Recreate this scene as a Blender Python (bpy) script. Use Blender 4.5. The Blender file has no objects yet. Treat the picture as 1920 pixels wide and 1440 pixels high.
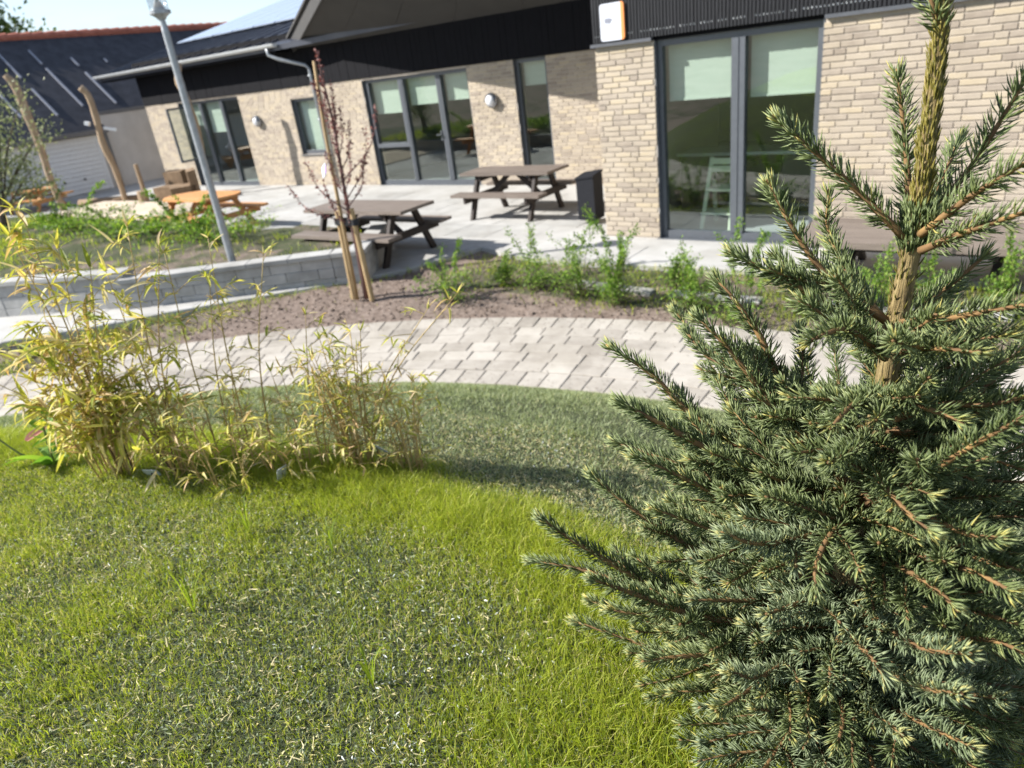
import bpy, math, random
import numpy as np
from mathutils import Vector, Matrix, Euler

rng = np.random.default_rng(7)
random.seed(7)
scn = bpy.context.scene
COL = scn.collection
PI = math.pi

# ------------------------------------------------------------------ camera
cam_d = bpy.data.cameras.new("camera")
cam = bpy.data.objects.new("camera", cam_d)
COL.objects.link(cam)
scn.camera = cam
right = Vector((0.8116, 0.1597, -0.5763)).normalized()
_rt = np.array([1880., 370., -1335.]); X_ = _rt / np.linalg.norm(_rt)
D_ = np.array([382., 2880., 1335.]); D_ /= np.linalg.norm(D_)
X_ = X_ - D_ * X_.dot(D_); X_ /= np.linalg.norm(X_)
Z_ = -D_; Y_ = np.cross(Z_, X_)
RM = np.array([X_, Y_, Z_])
cam.matrix_world = Matrix((
    (RM[0, 0], -RM[0, 1], -RM[0, 2], 0.0),
    (RM[1, 0], -RM[1, 1], -RM[1, 2], 0.0),
    (RM[2, 0], -RM[2, 1], -RM[2, 2], 2.5),
    (0, 0, 0, 1)))
cam_d.sensor_fit = 'HORIZONTAL'
cam_d.sensor_width = 36
cam_d.lens = 1335 / 1920 * 36
cam_d.clip_start = 0.02
cam_d.clip_end = 800
cam_d.dof.use_dof = True
cam_d.dof.focus_distance = 1.25
cam_d.dof.aperture_fstop = 4.8

# ------------------------------------------------------------------ light
SUN = Vector((1.38, 1.0, -1.25)).normalized()
sun_d = bpy.data.lights.new("sun", 'SUN')
sun_d.energy = 4.0
sun_d.angle = math.radians(0.53)
sun_d.color = (1.0, 0.965, 0.91)
sun = bpy.data.objects.new("sun", sun_d)
sun.rotation_euler = SUN.to_track_quat('-Z', 'Y').to_euler()
sun.location = (-20, -10, 30)
COL.objects.link(sun)

world = bpy.data.worlds.new("World")
scn.world = world
world.use_nodes = True
wn = world.node_tree.nodes
wl = world.node_tree.links
wn.clear()
w_out = wn.new('ShaderNodeOutputWorld')
w_bg = wn.new('ShaderNodeBackground')
w_bg.inputs['Strength'].default_value = 0.088
sky = wn.new('ShaderNodeTexSky')
sky.sky_type = 'NISHITA'
sky.sun_disc = False
sky.sun_elevation = math.asin(-SUN.z)
sky.sun_rotation = math.atan2(-SUN.x, -SUN.y)
sky.air_density = 1.0
sky.dust_density = 0.5
sky.ozone_density = 1.0
# thin clouds drifting over the whole sky
w_tc = wn.new('ShaderNodeTexCoord')
w_map = wn.new('ShaderNodeMapping')
w_map.inputs['Scale'].default_value = (1.0, 1.0, 2.6)
w_noise = wn.new('ShaderNodeTexNoise')
w_noise.inputs['Scale'].default_value = 2.3
w_noise.inputs['Detail'].default_value = 6
w_noise.inputs['Roughness'].default_value = 0.55
w_ramp = wn.new('ShaderNodeValToRGB')
w_ramp.color_ramp.elements[0].position = 0.46
w_ramp.color_ramp.elements[0].color = (0.40, 0.40, 0.40, 1)
w_ramp.color_ramp.elements[1].position = 0.66
w_ramp.color_ramp.elements[1].color = (0.8, 0.8, 0.8, 1)
w_mix = wn.new('ShaderNodeMixRGB')
w_mix.inputs['Color2'].default_value = (2.5, 2.9, 3.6, 1)
wl.new(w_tc.outputs['Generated'], w_map.inputs['Vector'])
wl.new(w_map.outputs['Vector'], w_noise.inputs['Vector'])
wl.new(w_noise.outputs['Fac'], w_ramp.inputs['Fac'])
wl.new(w_ramp.outputs['Color'], w_mix.inputs['Fac'])
wl.new(sky.outputs['Color'], w_mix.inputs['Color1'])
wl.new(w_mix.outputs['Color'], w_bg.inputs['Color'])
wl.new(w_bg.outputs['Background'], w_out.inputs['Surface'])

scn.view_settings.view_transform = 'Standard'
scn.view_settings.look = 'None'
scn.view_settings.exposure = 1.42
scn.view_settings.gamma = 1.0
scn.view_settings.use_curve_mapping = False
scn.render.engine = 'CYCLES'
scn.cycles.max_bounces = 8
scn.cycles.transparent_max_bounces = 12
scn.cycles.caustics_reflective = False
scn.cycles.caustics_refractive = False
scn.cycles.sample_clamp_indirect = 6.0

# ------------------------------------------------------------------ materials
def new_mat(name):
    m = bpy.data.materials.new(name)
    m.use_nodes = True
    nt = m.node_tree
    return m, nt, nt.nodes['Principled BSDF'], nt.nodes['Material Output']

def N(nt, typ, **kw):
    n = nt.nodes.new(typ)
    for k, v in kw.items():
        if k in n.inputs:
            n.inputs[k].default_value = v
        else:
            setattr(n, k, v)
    return n

def ramp_node(nt, stops):
    r = nt.nodes.new('ShaderNodeValToRGB')
    el = r.color_ramp.elements
    while len(el) < len(stops):
        el.new(0.5)
    for e, (p, c) in zip(el, stops):
        e.position = p
        e.color = (*c, 1)
    return r

def grainy(name, stops, scale=8.0, detail=6.0, rough=0.85, bump=0.15, bscale=60.0, bdist=0.004,
           metallic=0.0, spec=0.3, stretch=None, coord='Object', rand=0.0, stain=0.0):
    """noise coloured surface with fine relief; rand adds a shift per object / per tint attribute"""
    m, nt, bs, out = new_mat(name)
    tc = N(nt, 'ShaderNodeTexCoord')
    mp = N(nt, 'ShaderNodeMapping')
    if stretch:
        mp.inputs['Scale'].default_value = stretch
    ge = N(nt, 'ShaderNodeNewGeometry')
    nt.links.new(ge.outputs['Position'] if coord == 'World' else tc.outputs[coord], mp.inputs['Vector'])
    no = N(nt, 'ShaderNodeTexNoise', Scale=scale, Detail=detail, Roughness=0.6)
    nt.links.new(mp.outputs['Vector'], no.inputs['Vector'])
    rp = ramp_node(nt, stops)
    if rand:
        oi = N(nt, 'ShaderNodeObjectInfo')
        at = N(nt, 'ShaderNodeAttribute', attribute_name='tint')
        ad = N(nt, 'ShaderNodeMath', operation='ADD')
        fr = N(nt, 'ShaderNodeMath', operation='FRACT')
        su = N(nt, 'ShaderNodeMath', operation='SUBTRACT')
        su.inputs[1].default_value = 0.5
        mu = N(nt, 'ShaderNodeMath', operation='MULTIPLY_ADD')
        mu.inputs[1].default_value = rand
        nt.links.new(oi.outputs['Random'], ad.inputs[0])
        nt.links.new(at.outputs['Fac'], ad.inputs[1])
        nt.links.new(ad.outputs[0], fr.inputs[0])
        nt.links.new(fr.outputs[0], su.inputs[0])
        nt.links.new(su.outputs[0], mu.inputs[0])
        nt.links.new(no.outputs['Fac'], mu.inputs[2])
        nt.links.new(mu.outputs[0], rp.inputs['Fac'])
    else:
        nt.links.new(no.outputs['Fac'], rp.inputs['Fac'])
    col_out = rp.outputs['Color']
    if stain:
        # weather stains of their own shape, a metre or so across, broken up by finer spots
        s1 = N(nt, 'ShaderNodeTexNoise', Scale=1.1, Detail=8.0, Roughness=0.65)
        nt.links.new(ge.outputs['Position'], s1.inputs['Vector'])
        lo = 1.0 - stain
        sr = ramp_node(nt, [(0.36, (lo, lo * 0.985, lo * 0.96)), (0.56, (1, 1, 1))])
        nt.links.new(s1.outputs['Fac'], sr.inputs['Fac'])
        sm = N(nt, 'ShaderNodeMixRGB', blend_type='MULTIPLY')
        sm.inputs['Fac'].default_value = 1.0
        nt.links.new(rp.outputs['Color'], sm.inputs['Color1'])
        nt.links.new(sr.outputs['Color'], sm.inputs['Color2'])
        col_out = sm.outputs['Color']
    nt.links.new(col_out, bs.inputs['Base Color'])
    bs.inputs['Roughness'].default_value = rough
    bs.inputs['Metallic'].default_value = metallic
    bs.inputs['Specular IOR Level'].default_value = spec
    if bump:
        n2 = N(nt, 'ShaderNodeTexNoise', Scale=bscale, Detail=4.0)
        nt.links.new(mp.outputs['Vector'], n2.inputs['Vector'])
        b = N(nt, 'ShaderNodeBump', Strength=bump, Distance=bdist)
        nt.links.new(n2.outputs['Fac'], b.inputs['Height'])
        nt.links.new(b.outputs['Normal'], bs.inputs['Normal'])
    return m

def leafy(name, stops, trans=0.35, rough=0.5, spec=0.3, noise=0.0, tmul=(1.25, 1.3, 0.7)):
    """leaf / needle / blade colour picked by tint attribute and object random, with light passing through"""
    m, nt, bs, out = new_mat(name)
    oi = N(nt, 'ShaderNodeObjectInfo')
    at = N(nt, 'ShaderNodeAttribute', attribute_name='tint')
    ad = N(nt, 'ShaderNodeMath', operation='ADD')
    fr = N(nt, 'ShaderNodeMath', operation='FRACT')
    nt.links.new(at.outputs['Fac'], ad.inputs[0])
    if noise:
        nt.links.new(oi.outputs['Random'], ad.inputs[1])
    else:
        ad.inputs[1].default_value = 0.0
    nt.links.new(ad.outputs[0], fr.inputs[0])
    rp = ramp_node(nt, stops)
    nt.links.new(fr.outputs[0], rp.inputs['Fac'])
    nt.links.new(rp.outputs['Color'], bs.inputs['Base Color'])
    bs.inputs['Roughness'].default_value = rough
    bs.inputs['Specular IOR Level'].default_value = spec
    if trans > 0:
        tr = N(nt, 'ShaderNodeBsdfTranslucent')
        mu = N(nt, 'ShaderNodeMixRGB', blend_type='MULTIPLY')
        mu.inputs['Fac'].default_value = 1.0
        mu.inputs['Color2'].default_value = (*tmul, 1)
        nt.links.new(rp.outputs['Color'], mu.inputs['Color1'])
        nt.links.new(mu.outputs['Color'], tr.inputs['Color'])
        mx = N(nt, 'ShaderNodeMixShader')
        mx.inputs['Fac'].default_value = trans
        nt.links.new(bs.outputs['BSDF'], mx.inputs[1])
        nt.links.new(tr.outputs['BSDF'], mx.inputs[2])
        nt.links.new(mx.outputs['Shader'], out.inputs['Surface'])
    return m

def plain(name, col, rough=0.6, metallic=0.0, spec=0.4, var=0.12, scale=14.0, bump=0.05):
    d = tuple(max(0, c * (1 - var)) for c in col)
    l = tuple(min(1, c * (1 + var)) for c in col)
    return grainy(name, [(0.3, d), (0.7, l)], scale=scale, rough=rough, metallic=metallic, spec=spec, bump=bump, bscale=90)

M = {}
M['brick'] = grainy('brick', [(0.0, (0.31, 0.262, 0.215)), (0.22, (0.375, 0.32, 0.26)), (0.5, (0.42, 0.36, 0.285)), (0.75, (0.45, 0.385, 0.30)), (1.0, (0.47, 0.395, 0.285))], scale=9, rough=0.9, bump=0.5,
                    bscale=70, bdist=0.004, rand=0.95, stretch=(1, 1, 3), spec=0.15, coord='World', stain=0.12)
M['mortar'] = grainy('mortar', [(0.3, (0.42, 0.37, 0.31)), (0.7, (0.50, 0.44, 0.375))], scale=30, rough=0.95, bump=0.4, bscale=200)
M['black_board'] = grainy('black_board', [(0.3, (0.0045, 0.0045, 0.006)), (0.75, (0.010, 0.010, 0.013))], scale=10, rough=0.75,
                          bump=0.3, bscale=60, stretch=(8, 8, 0.6), spec=0.12)
M['cladding'] = grainy('cladding', [(0.3, (0.010, 0.0105, 0.013)), (0.75, (0.020, 0.021, 0.025))], scale=10, rough=0.6,
                       bump=0.3, bscale=60, stretch=(8, 8, 0.6), spec=0.3)
M['dark_frame'] = plain('dark_frame', (0.11, 0.12, 0.135), rough=0.45, metallic=0.3, var=0.08)
M['flashing'] = plain('flashing', (0.13, 0.135, 0.15), rough=0.4, metallic=0.5)
M['soffit'] = grainy('soffit', [(0.3, (0.050, 0.048, 0.047)), (0.7, (0.062, 0.060, 0.058))], scale=2, rough=0.8, bump=0.1)
M['standing_seam'] = grainy('standing_seam', [(0.3, (0.07, 0.075, 0.095)), (0.7, (0.10, 0.105, 0.125))], scale=1.5, rough=0.38,
                            metallic=0.5, bump=0.05)
M['zinc'] = plain('zinc', (0.62, 0.64, 0.65), rough=0.5, metallic=0.35, var=0.1, scale=6)
M['galv'] = plain('galvanised', (0.36, 0.38, 0.40), rough=0.5, metallic=0.55, var=0.15, scale=20)
M['roof_strip'] = plain('roof_strip', (0.24, 0.25, 0.29), rough=0.55, metallic=0.2)
M['solar'] = plain('solar', (0.30, 0.35, 0.44), rough=0.22, spec=1.0, var=0.06, bump=0.0)  # sky glare on the panels is put into this pale base colour
M['roof_felt'] = grainy('roof_felt', [(0.3, (0.024, 0.025, 0.032)), (0.7, (0.050, 0.051, 0.062))], scale=3, rough=0.8, bump=0.4, bscale=40)
M['red_tile'] = grainy('red_tile', [(0.3, (0.28, 0.09, 0.06)), (0.7, (0.42, 0.15, 0.10))], scale=5, rough=0.85, bump=0.3)
M['pale_wall'] = grainy('pale_wall', [(0.3, (0.46, 0.44, 0.42)), (0.7, (0.55, 0.53, 0.51))], scale=2, rough=0.8, bump=0.1)
M['white_metal'] = plain('white_metal', (0.72, 0.73, 0.74), rough=0.5, var=0.05)
M['concrete'] = grainy('concrete', [(0.25, (0.31, 0.305, 0.29)), (0.5, (0.385, 0.378, 0.36)), (0.8, (0.44, 0.432, 0.415))], scale=3.0,
                       detail=10, rough=0.9, bump=0.35, bscale=120, bdist=0.002, rand=0.3, spec=0.2, coord='World', stain=0.16)
M['concrete_block'] = grainy('concrete_block', [(0.25, (0.31, 0.305, 0.29)), (0.7, (0.45, 0.44, 0.425))], scale=7,
                             detail=10, rough=0.95, bump=0.7, bscale=60, bdist=0.006, rand=0.3, spec=0.15, coord='World', stain=0.2)
M['paver'] = grainy('paver', [(0.1, (0.29, 0.262, 0.228)), (0.5, (0.385, 0.352, 0.308)), (0.9, (0.455, 0.42, 0.37))], scale=6,
                    detail=10, rough=0.92, bump=0.5, bscale=140, bdist=0.002, rand=0.55, spec=0.15, coord='World', stain=0.2)
M['joint_sand'] = grainy('joint_sand', [(0.3, (0.20, 0.175, 0.145)), (0.7, (0.32, 0.285, 0.24))], scale=40, rough=1.0, bump=0.5)
M['soil'] = grainy('soil', [(0.25, (0.10, 0.075, 0.058)), (0.5, (0.185, 0.142, 0.115)), (0.8, (0.29, 0.235, 0.195))], scale=14, detail=12,
                   rough=1.0, bump=1.0, bscale=55, bdist=0.03, spec=0.1)
M['sand'] = grainy('sand', [(0.25, (0.44, 0.36, 0.27)), (0.8, (0.60, 0.51, 0.40))], scale=8, detail=10, rough=1.0, bump=0.8, bscale=30, bdist=0.03)
M['brown_plank'] = grainy('brown_plank', [(0.25, (0.125, 0.100, 0.084)), (0.75, (0.215, 0.178, 0.150))], scale=5, rough=0.6, bump=0.3,
                          bscale=40, stretch=(0.7, 9, 9), rand=0.2)
M['dark_wood'] = grainy('dark_wood', [(0.25, (0.022, 0.016, 0.014)), (0.75, (0.05, 0.038, 0.033))], scale=5, rough=0.65, bump=0.3, bscale=40)
M['orange_wood'] = grainy('orange_wood', [(0.25, (0.42, 0.19, 0.065)), (0.5, (0.52, 0.255, 0.095)), (0.8, (0.62, 0.34, 0.15))], scale=5, rough=0.6,
                          bump=0.3, bscale=40, stretch=(0.7, 8, 8), rand=0.2)
M['pole_wood'] = grainy('pole_wood', [(0.25, (0.25, 0.17, 0.105)), (0.7, (0.44, 0.33, 0.22))], scale=6, rough=0.8, bump=0.6,
                        bscale=20, stretch=(5, 5, 0.5), bdist=0.02)
M['stake_wood'] = grainy('stake_wood', [(0.25, (0.26, 0.17, 0.08)), (0.7, (0.46, 0.34, 0.19))], scale=8, rough=0.8, bump=0.4,
                         bscale=40, stretch=(4, 4, 0.6))
M['box_wood'] = grainy('box_wood', [(0.25, (0.13, 0.085, 0.05)), (0.7, (0.24, 0.165, 0.10))], scale=6, rough=0.8, bump=0.5, bscale=30)
M['rubber'] = plain('rubber', (0.02, 0.02, 0.024), rough=0.7)
M['bin'] = plain('bin_dark', (0.016, 0.017, 0.021), rough=0.7, spec=0.15)
M['bulkhead'] = plain('bulkhead', (0.30, 0.31, 0.33), rough=0.22, metallic=0.9, var=0.05, bump=0)
M['bulk_glass'] = plain('bulkhead_glass', (0.62, 0.63, 0.66), rough=0.15, spec=0.8, var=0.05, bump=0)
M['sign_white'] = plain('sign_white', (0.58, 0.60, 0.66), rough=0.35, var=0.03, bump=0)
M['sign_orange'] = plain('sign_orange', (0.80, 0.30, 0.10), rough=0.4, var=0.04, bump=0)
M['sign_grey'] = plain('sign_grey', (0.22, 0.23, 0.28), rough=0.5, var=0.04, bump=0)
M['sign_pale'] = plain('sign_pale', (0.52, 0.54, 0.60), rough=0.5, var=0.04, bump=0)
M['blind'] = grainy('blind', [(0.3, (0.50, 0.555, 0.50)), (0.7, (0.56, 0.61, 0.555))], scale=3, rough=0.9, bump=0.2, bscale=200, stretch=(1, 1, 6))
M['room_floor'] = plain('room_floor', (0.42, 0.45, 0.48), rough=0.35, var=0.1, scale=3)
M['room_wall'] = plain('room_wall', (0.17, 0.175, 0.18), rough=0.9, var=0.05)
M['room_dark'] = plain('room_dark', (0.05, 0.05, 0.055), rough=0.7)
M['counter'] = plain('counter', (0.55, 0.60, 0.60), rough=0.4)
M['green_chair'] = plain('green_chair', (0.58, 0.66, 0.50), rough=0.6, var=0.06)
M['label_tag'] = plain('label_tag', (0.55, 0.57, 0.58), rough=0.35, var=0.1)
M['tag_violet'] = plain('tag_violet', (0.42, 0.30, 0.55), rough=0.4, var=0.1)
M['tag_blue'] = plain('tag_blue', (0.62, 0.68, 0.80), rough=0.4, var=0.1)

m, nt, bs, out = new_mat('glass')
nt.nodes.remove(bs)
tr = N(nt, 'ShaderNodeBsdfTransparent', Color=(0.93, 0.965, 0.94, 1))
gl = N(nt, 'ShaderNodeBsdfGlossy', Color=(0.95, 1.0, 0.97, 1), Roughness=0.0)
ge = N(nt, 'ShaderNodeNewGeometry')
dt = N(nt, 'ShaderNodeVectorMath', operation='DOT_PRODUCT')
nt.links.new(ge.outputs['Incoming'], dt.inputs[0])
nt.links.new(ge.outputs['Normal'], dt.inputs[1])
ab = N(nt, 'ShaderNodeMath', operation='ABSOLUTE')
nt.links.new(dt.outputs['Value'], ab.inputs[0])
iv = N(nt, 'ShaderNodeMath', operation='SUBTRACT')
iv.inputs[0].default_value = 1.0
nt.links.new(ab.outputs[0], iv.inputs[1])
pw_ = N(nt, 'ShaderNodeMath', operation='POWER')
pw_.inputs[1].default_value = 5.0
nt.links.new(iv.outputs[0], pw_.inputs[0])
fr = N(nt, 'ShaderNodeMath', operation='MULTIPLY_ADD')      # Schlick reflectance of one face
fr.inputs[1].default_value = 0.90
fr.inputs[2].default_value = 0.10
nt.links.new(pw_.outputs[0], fr.inputs[0])
mx = N(nt, 'ShaderNodeMixShader')
nt.links.new(fr.outputs[0], mx.inputs['Fac'])
nt.links.new(tr.outputs[0], mx.inputs[1])
nt.links.new(gl.outputs[0], mx.inputs[2])
nt.links.new(mx.outputs[0], out.inputs['Surface'])
M['glass'] = m
m, nt, bs, out = new_mat('lamp_glass')
nt.nodes.remove(bs)
tr = N(nt, 'ShaderNodeBsdfTransparent', Color=(0.86, 0.88, 0.90, 1))
gl = N(nt, 'ShaderNodeBsdfGlossy', Roughness=0.1)
mx = N(nt, 'ShaderNodeMixShader')
mx.inputs['Fac'].default_value = 0.22
nt.links.new(tr.outputs[0], mx.inputs[1])
nt.links.new(gl.outputs[0], mx.inputs[2])
nt.links.new(mx.outputs[0], out.inputs['Surface'])
M['lamp_glass'] = m

M['needle'] = leafy('needle', [(0.0, (0.032, 0.046, 0.016)), (0.3, (0.088, 0.120, 0.042)), (0.55, (0.158, 0.196, 0.072)),
                               (0.75, (0.225, 0.268, 0.125)), (0.88, (0.30, 0.32, 0.11)), (1.0, (0.45, 0.39, 0.115))], trans=0.15, rough=0.45, spec=0.33)
M['needle_pale'] = leafy('needle_pale', [(0.0, (0.036, 0.052, 0.024)), (0.3, (0.098, 0.132, 0.064)), (0.55, (0.172, 0.215, 0.108)),
                               (0.75, (0.245, 0.292, 0.170)), (0.88, (0.31, 0.34, 0.15)), (1.0, (0.43, 0.39, 0.14))], trans=0.12, rough=0.45, spec=0.33)
M['needle_leader'] = leafy('needle_leader', [(0.0, (0.09, 0.085, 0.018)), (0.5, (0.19, 0.16, 0.035)), (1.0, (0.30, 0.235, 0.07))], trans=0.1, rough=0.45)
M['spruce_bark'] = grainy('spruce_bark', [(0.3, (0.085, 0.06, 0.028)), (0.45, (0.20, 0.145, 0.06)), (0.65, (0.32, 0.245, 0.115))], scale=60, rough=0.85,
                          bump=1.0, bscale=110, bdist=0.008, stretch=(3, 3, 0.32))
M['twig_bark'] = grainy('twig_bark', [(0.2, (0.07, 0.04, 0.022)), (0.5, (0.17, 0.098, 0.042)), (0.8, (0.34, 0.21, 0.075))], scale=30, rough=0.8,
                        bump=0.5, bscale=300, bdist=0.001)
M['grass'] = leafy('grass', [(0.0, (0.13, 0.19, 0.022)), (0.45, (0.29, 0.36, 0.035)), (0.8, (0.40, 0.43, 0.05)), (0.92, (0.50, 0.46, 0.13)), (1.0, (0.58, 0.49, 0.25))], trans=0.45, rough=0.5)
M['lawn'] = leafy('lawn', [(0.0, (0.13, 0.17, 0.085)), (0.5, (0.28, 0.325, 0.165)), (0.85, (0.43, 0.46, 0.24)), (0.95, (0.54, 0.49, 0.28)),
                             (1.0, (0.44, 0.38, 0.25))], trans=0.3, rough=0.5)
M['cover'] = leafy('cover', [(0.0, (0.085, 0.115, 0.065)), (0.5, (0.21, 0.25, 0.14)), (0.78, (0.34, 0.37, 0.21)), (0.86, (0.50, 0.43, 0.20)), (0.955, (0.62, 0.54, 0.32)),
                             (0.97, (0.60, 0.62, 0.60)), (1.0, (0.66, 0.68, 0.66))], trans=0.15, rough=0.6)
M['bamboo_leaf'] = leafy('bamboo_leaf', [(0.0, (0.24, 0.29, 0.05)), (0.25, (0.46, 0.46, 0.07)), (0.45, (0.66, 0.59, 0.12)), (0.62, (0.68, 0.58, 0.25)), (0.8, (0.66, 0.55, 0.35)), (0.92, (0.58, 0.37, 0.16)), (1.0, (0.22, 0.27, 0.05))], trans=0.4, rough=0.5, noise=1.0,
                          tmul=(1.15, 1.15, 0.75))
M['culm'] = grainy('culm', [(0.2, (0.20, 0.12, 0.06)), (0.5, (0.42, 0.30, 0.12)), (0.8, (0.50, 0.40, 0.19))], scale=12, rough=0.5, bump=0.1, stretch=(1, 1, 0.4))
M['culm_dark'] = grainy('culm_dark', [(0.2, (0.065, 0.035, 0.028)), (0.7, (0.16, 0.085, 0.055))], scale=14, rough=0.5, bump=0.1, stretch=(1, 1, 0.4))
M['shrub_leaf'] = leafy('shrub_leaf', [(0.0, (0.06, 0.13, 0.02)), (0.5, (0.15, 0.27, 0.04)), (0.85, (0.26, 0.38, 0.06)), (1.0, (0.36, 0.44, 0.11))], trans=0.4)
M['sapling_leaf'] = leafy('sapling_leaf', [(0.0, (0.14, 0.18, 0.09)), (0.5, (0.26, 0.29, 0.16)), (0.85, (0.38, 0.40, 0.25)), (1.0, (0.46, 0.46, 0.32))], trans=0.3)
M['plum_leaf'] = leafy('plum_leaf', [(0.0, (0.09, 0.035, 0.035)), (0.5, (0.20, 0.09, 0.08)), (0.8, (0.33, 0.18, 0.16)), (1.0, (0.46, 0.28, 0.25))], trans=0.3,
                       tmul=(1.3, 0.8, 0.7))
M['tree_leaf'] = leafy('tree_leaf', [(0.0, (0.03, 0.055, 0.010)), (0.6, (0.075, 0.115, 0.022)), (1.0, (0.14, 0.18, 0.05))], trans=0.35)
M['dock_leaf'] = leafy('dock_leaf', [(0.0, (0.10, 0.20, 0.03)), (0.6, (0.20, 0.35, 0.04)), (1.0, (0.30, 0.42, 0.07))], trans=0.45, rough=0.5, spec=0.3)
M['red_leaf'] = leafy('red_leaf', [(0.0, (0.40, 0.10, 0.08)), (1.0, (0.55, 0.24, 0.20))], trans=0.3, rough=0.4)
M['bark'] = grainy('bark', [(0.25, (0.07, 0.05, 0.04)), (0.7, (0.16, 0.12, 0.09))], scale=20, rough=0.9, bump=0.6, bscale=80, stretch=(3, 3, 0.5))
M['plum_bark'] = grainy('plum_bark', [(0.25, (0.085, 0.045, 0.042)), (0.7, (0.19, 0.11, 0.10))], scale=20, rough=0.7, bump=0.4, bscale=80, stretch=(3, 3, 0.5))
M['green_stem'] = plain('green_stem', (0.13, 0.17, 0.05), rough=0.6, var=0.3, scale=30)

# ground: soil, lawn soil and bank colour are blended by a painted cover mask
m, nt, bs, out = new_mat('ground')
tc = N(nt, 'ShaderNodeTexCoord')
at = N(nt, 'ShaderNodeAttribute', attribute_name='tint')
n1 = N(nt, 'ShaderNodeTexNoise', Scale=16.0, Detail=12.0, Roughness=0.65)
n2 = N(nt, 'ShaderNodeTexNoise', Scale=70.0, Detail=8.0, Roughness=0.7)
n3 = N(nt, 'ShaderNodeTexNoise', Scale=2.2, Detail=5.0)
for n in (n1, n2, n3):
    nt.links.new(tc.outputs['Object'], n.inputs['Vector'])
r1 = ramp_node(nt, [(0.28, (0.105, 0.078, 0.062)), (0.5, (0.20, 0.155, 0.128)), (0.75, (0.30, 0.245, 0.21))])
r2 = ramp_node(nt, [(0.25, (0.022, 0.030, 0.016)), (0.45, (0.055, 0.068, 0.036)), (0.62, (0.11, 0.112, 0.062)), (0.8, (0.25, 0.22, 0.14))])
nt.links.new(n1.outputs['Fac'], r1.inputs['Fac'])
nt.links.new(n2.outputs['Fac'], r2.inputs['Fac'])
ad = N(nt, 'ShaderNodeMath', operation='MULTIPLY_ADD')
ad.inputs[1].default_value = 0.7
nt.links.new(n3.outputs['Fac'], ad.inputs[0])
nt.links.new(at.outputs['Fac'], ad.inputs[2])
th = ramp_node(nt, [(0.62, (0, 0, 0)), (0.78, (1, 1, 1))])
nt.links.new(ad.outputs[0], th.inputs['Fac'])
mix = N(nt, 'ShaderNodeMixRGB')
nt.links.new(th.outputs['Color'], mix.inputs['Fac'])
nt.links.new(r1.outputs['Color'], mix.inputs['Color1'])
nt.links.new(r2.outputs['Color'], mix.inputs['Color2'])
r3 = ramp_node(nt, [(0.25, (0.07, 0.10, 0.022)), (0.5, (0.17, 0.21, 0.045)), (0.75, (0.28, 0.29, 0.09))])
nt.links.new(n2.outputs['Fac'], r3.inputs['Fac'])
far_r = ramp_node(nt, [(0.66, (0, 0, 0)), (0.95, (1, 1, 1))])
nt.links.new(at.outputs['Fac'], far_r.inputs['Fac'])
mix3 = N(nt, 'ShaderNodeMixRGB')
nt.links.new(far_r.outputs['Color'], mix3.inputs['Fac'])
nt.links.new(mix.outputs['Color'], mix3.inputs['Color1'])
nt.links.new(r3.outputs['Color'], mix3.inputs['Color2'])
nt.links.new(mix3.outputs['Color'], bs.inputs['Base Color'])
bs.inputs['Roughness'].default_value = 1.0
bs.inputs['Specular IOR Level'].default_value = 0.1
bp = N(nt, 'ShaderNodeBump', Strength=1.0, Distance=0.03)
nt.links.new(n1.outputs['Fac'], bp.inputs['Height'])
bp2 = N(nt, 'ShaderNodeBump', Strength=0.8, Distance=0.008)
nt.links.new(n2.outputs['Fac'], bp2.inputs['Height'])
nt.links.new(bp.outputs['Normal'], bp2.inputs['Normal'])
nt.links.new(bp2.outputs['Normal'], bs.inputs['Normal'])
M['ground'] = m

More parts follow.
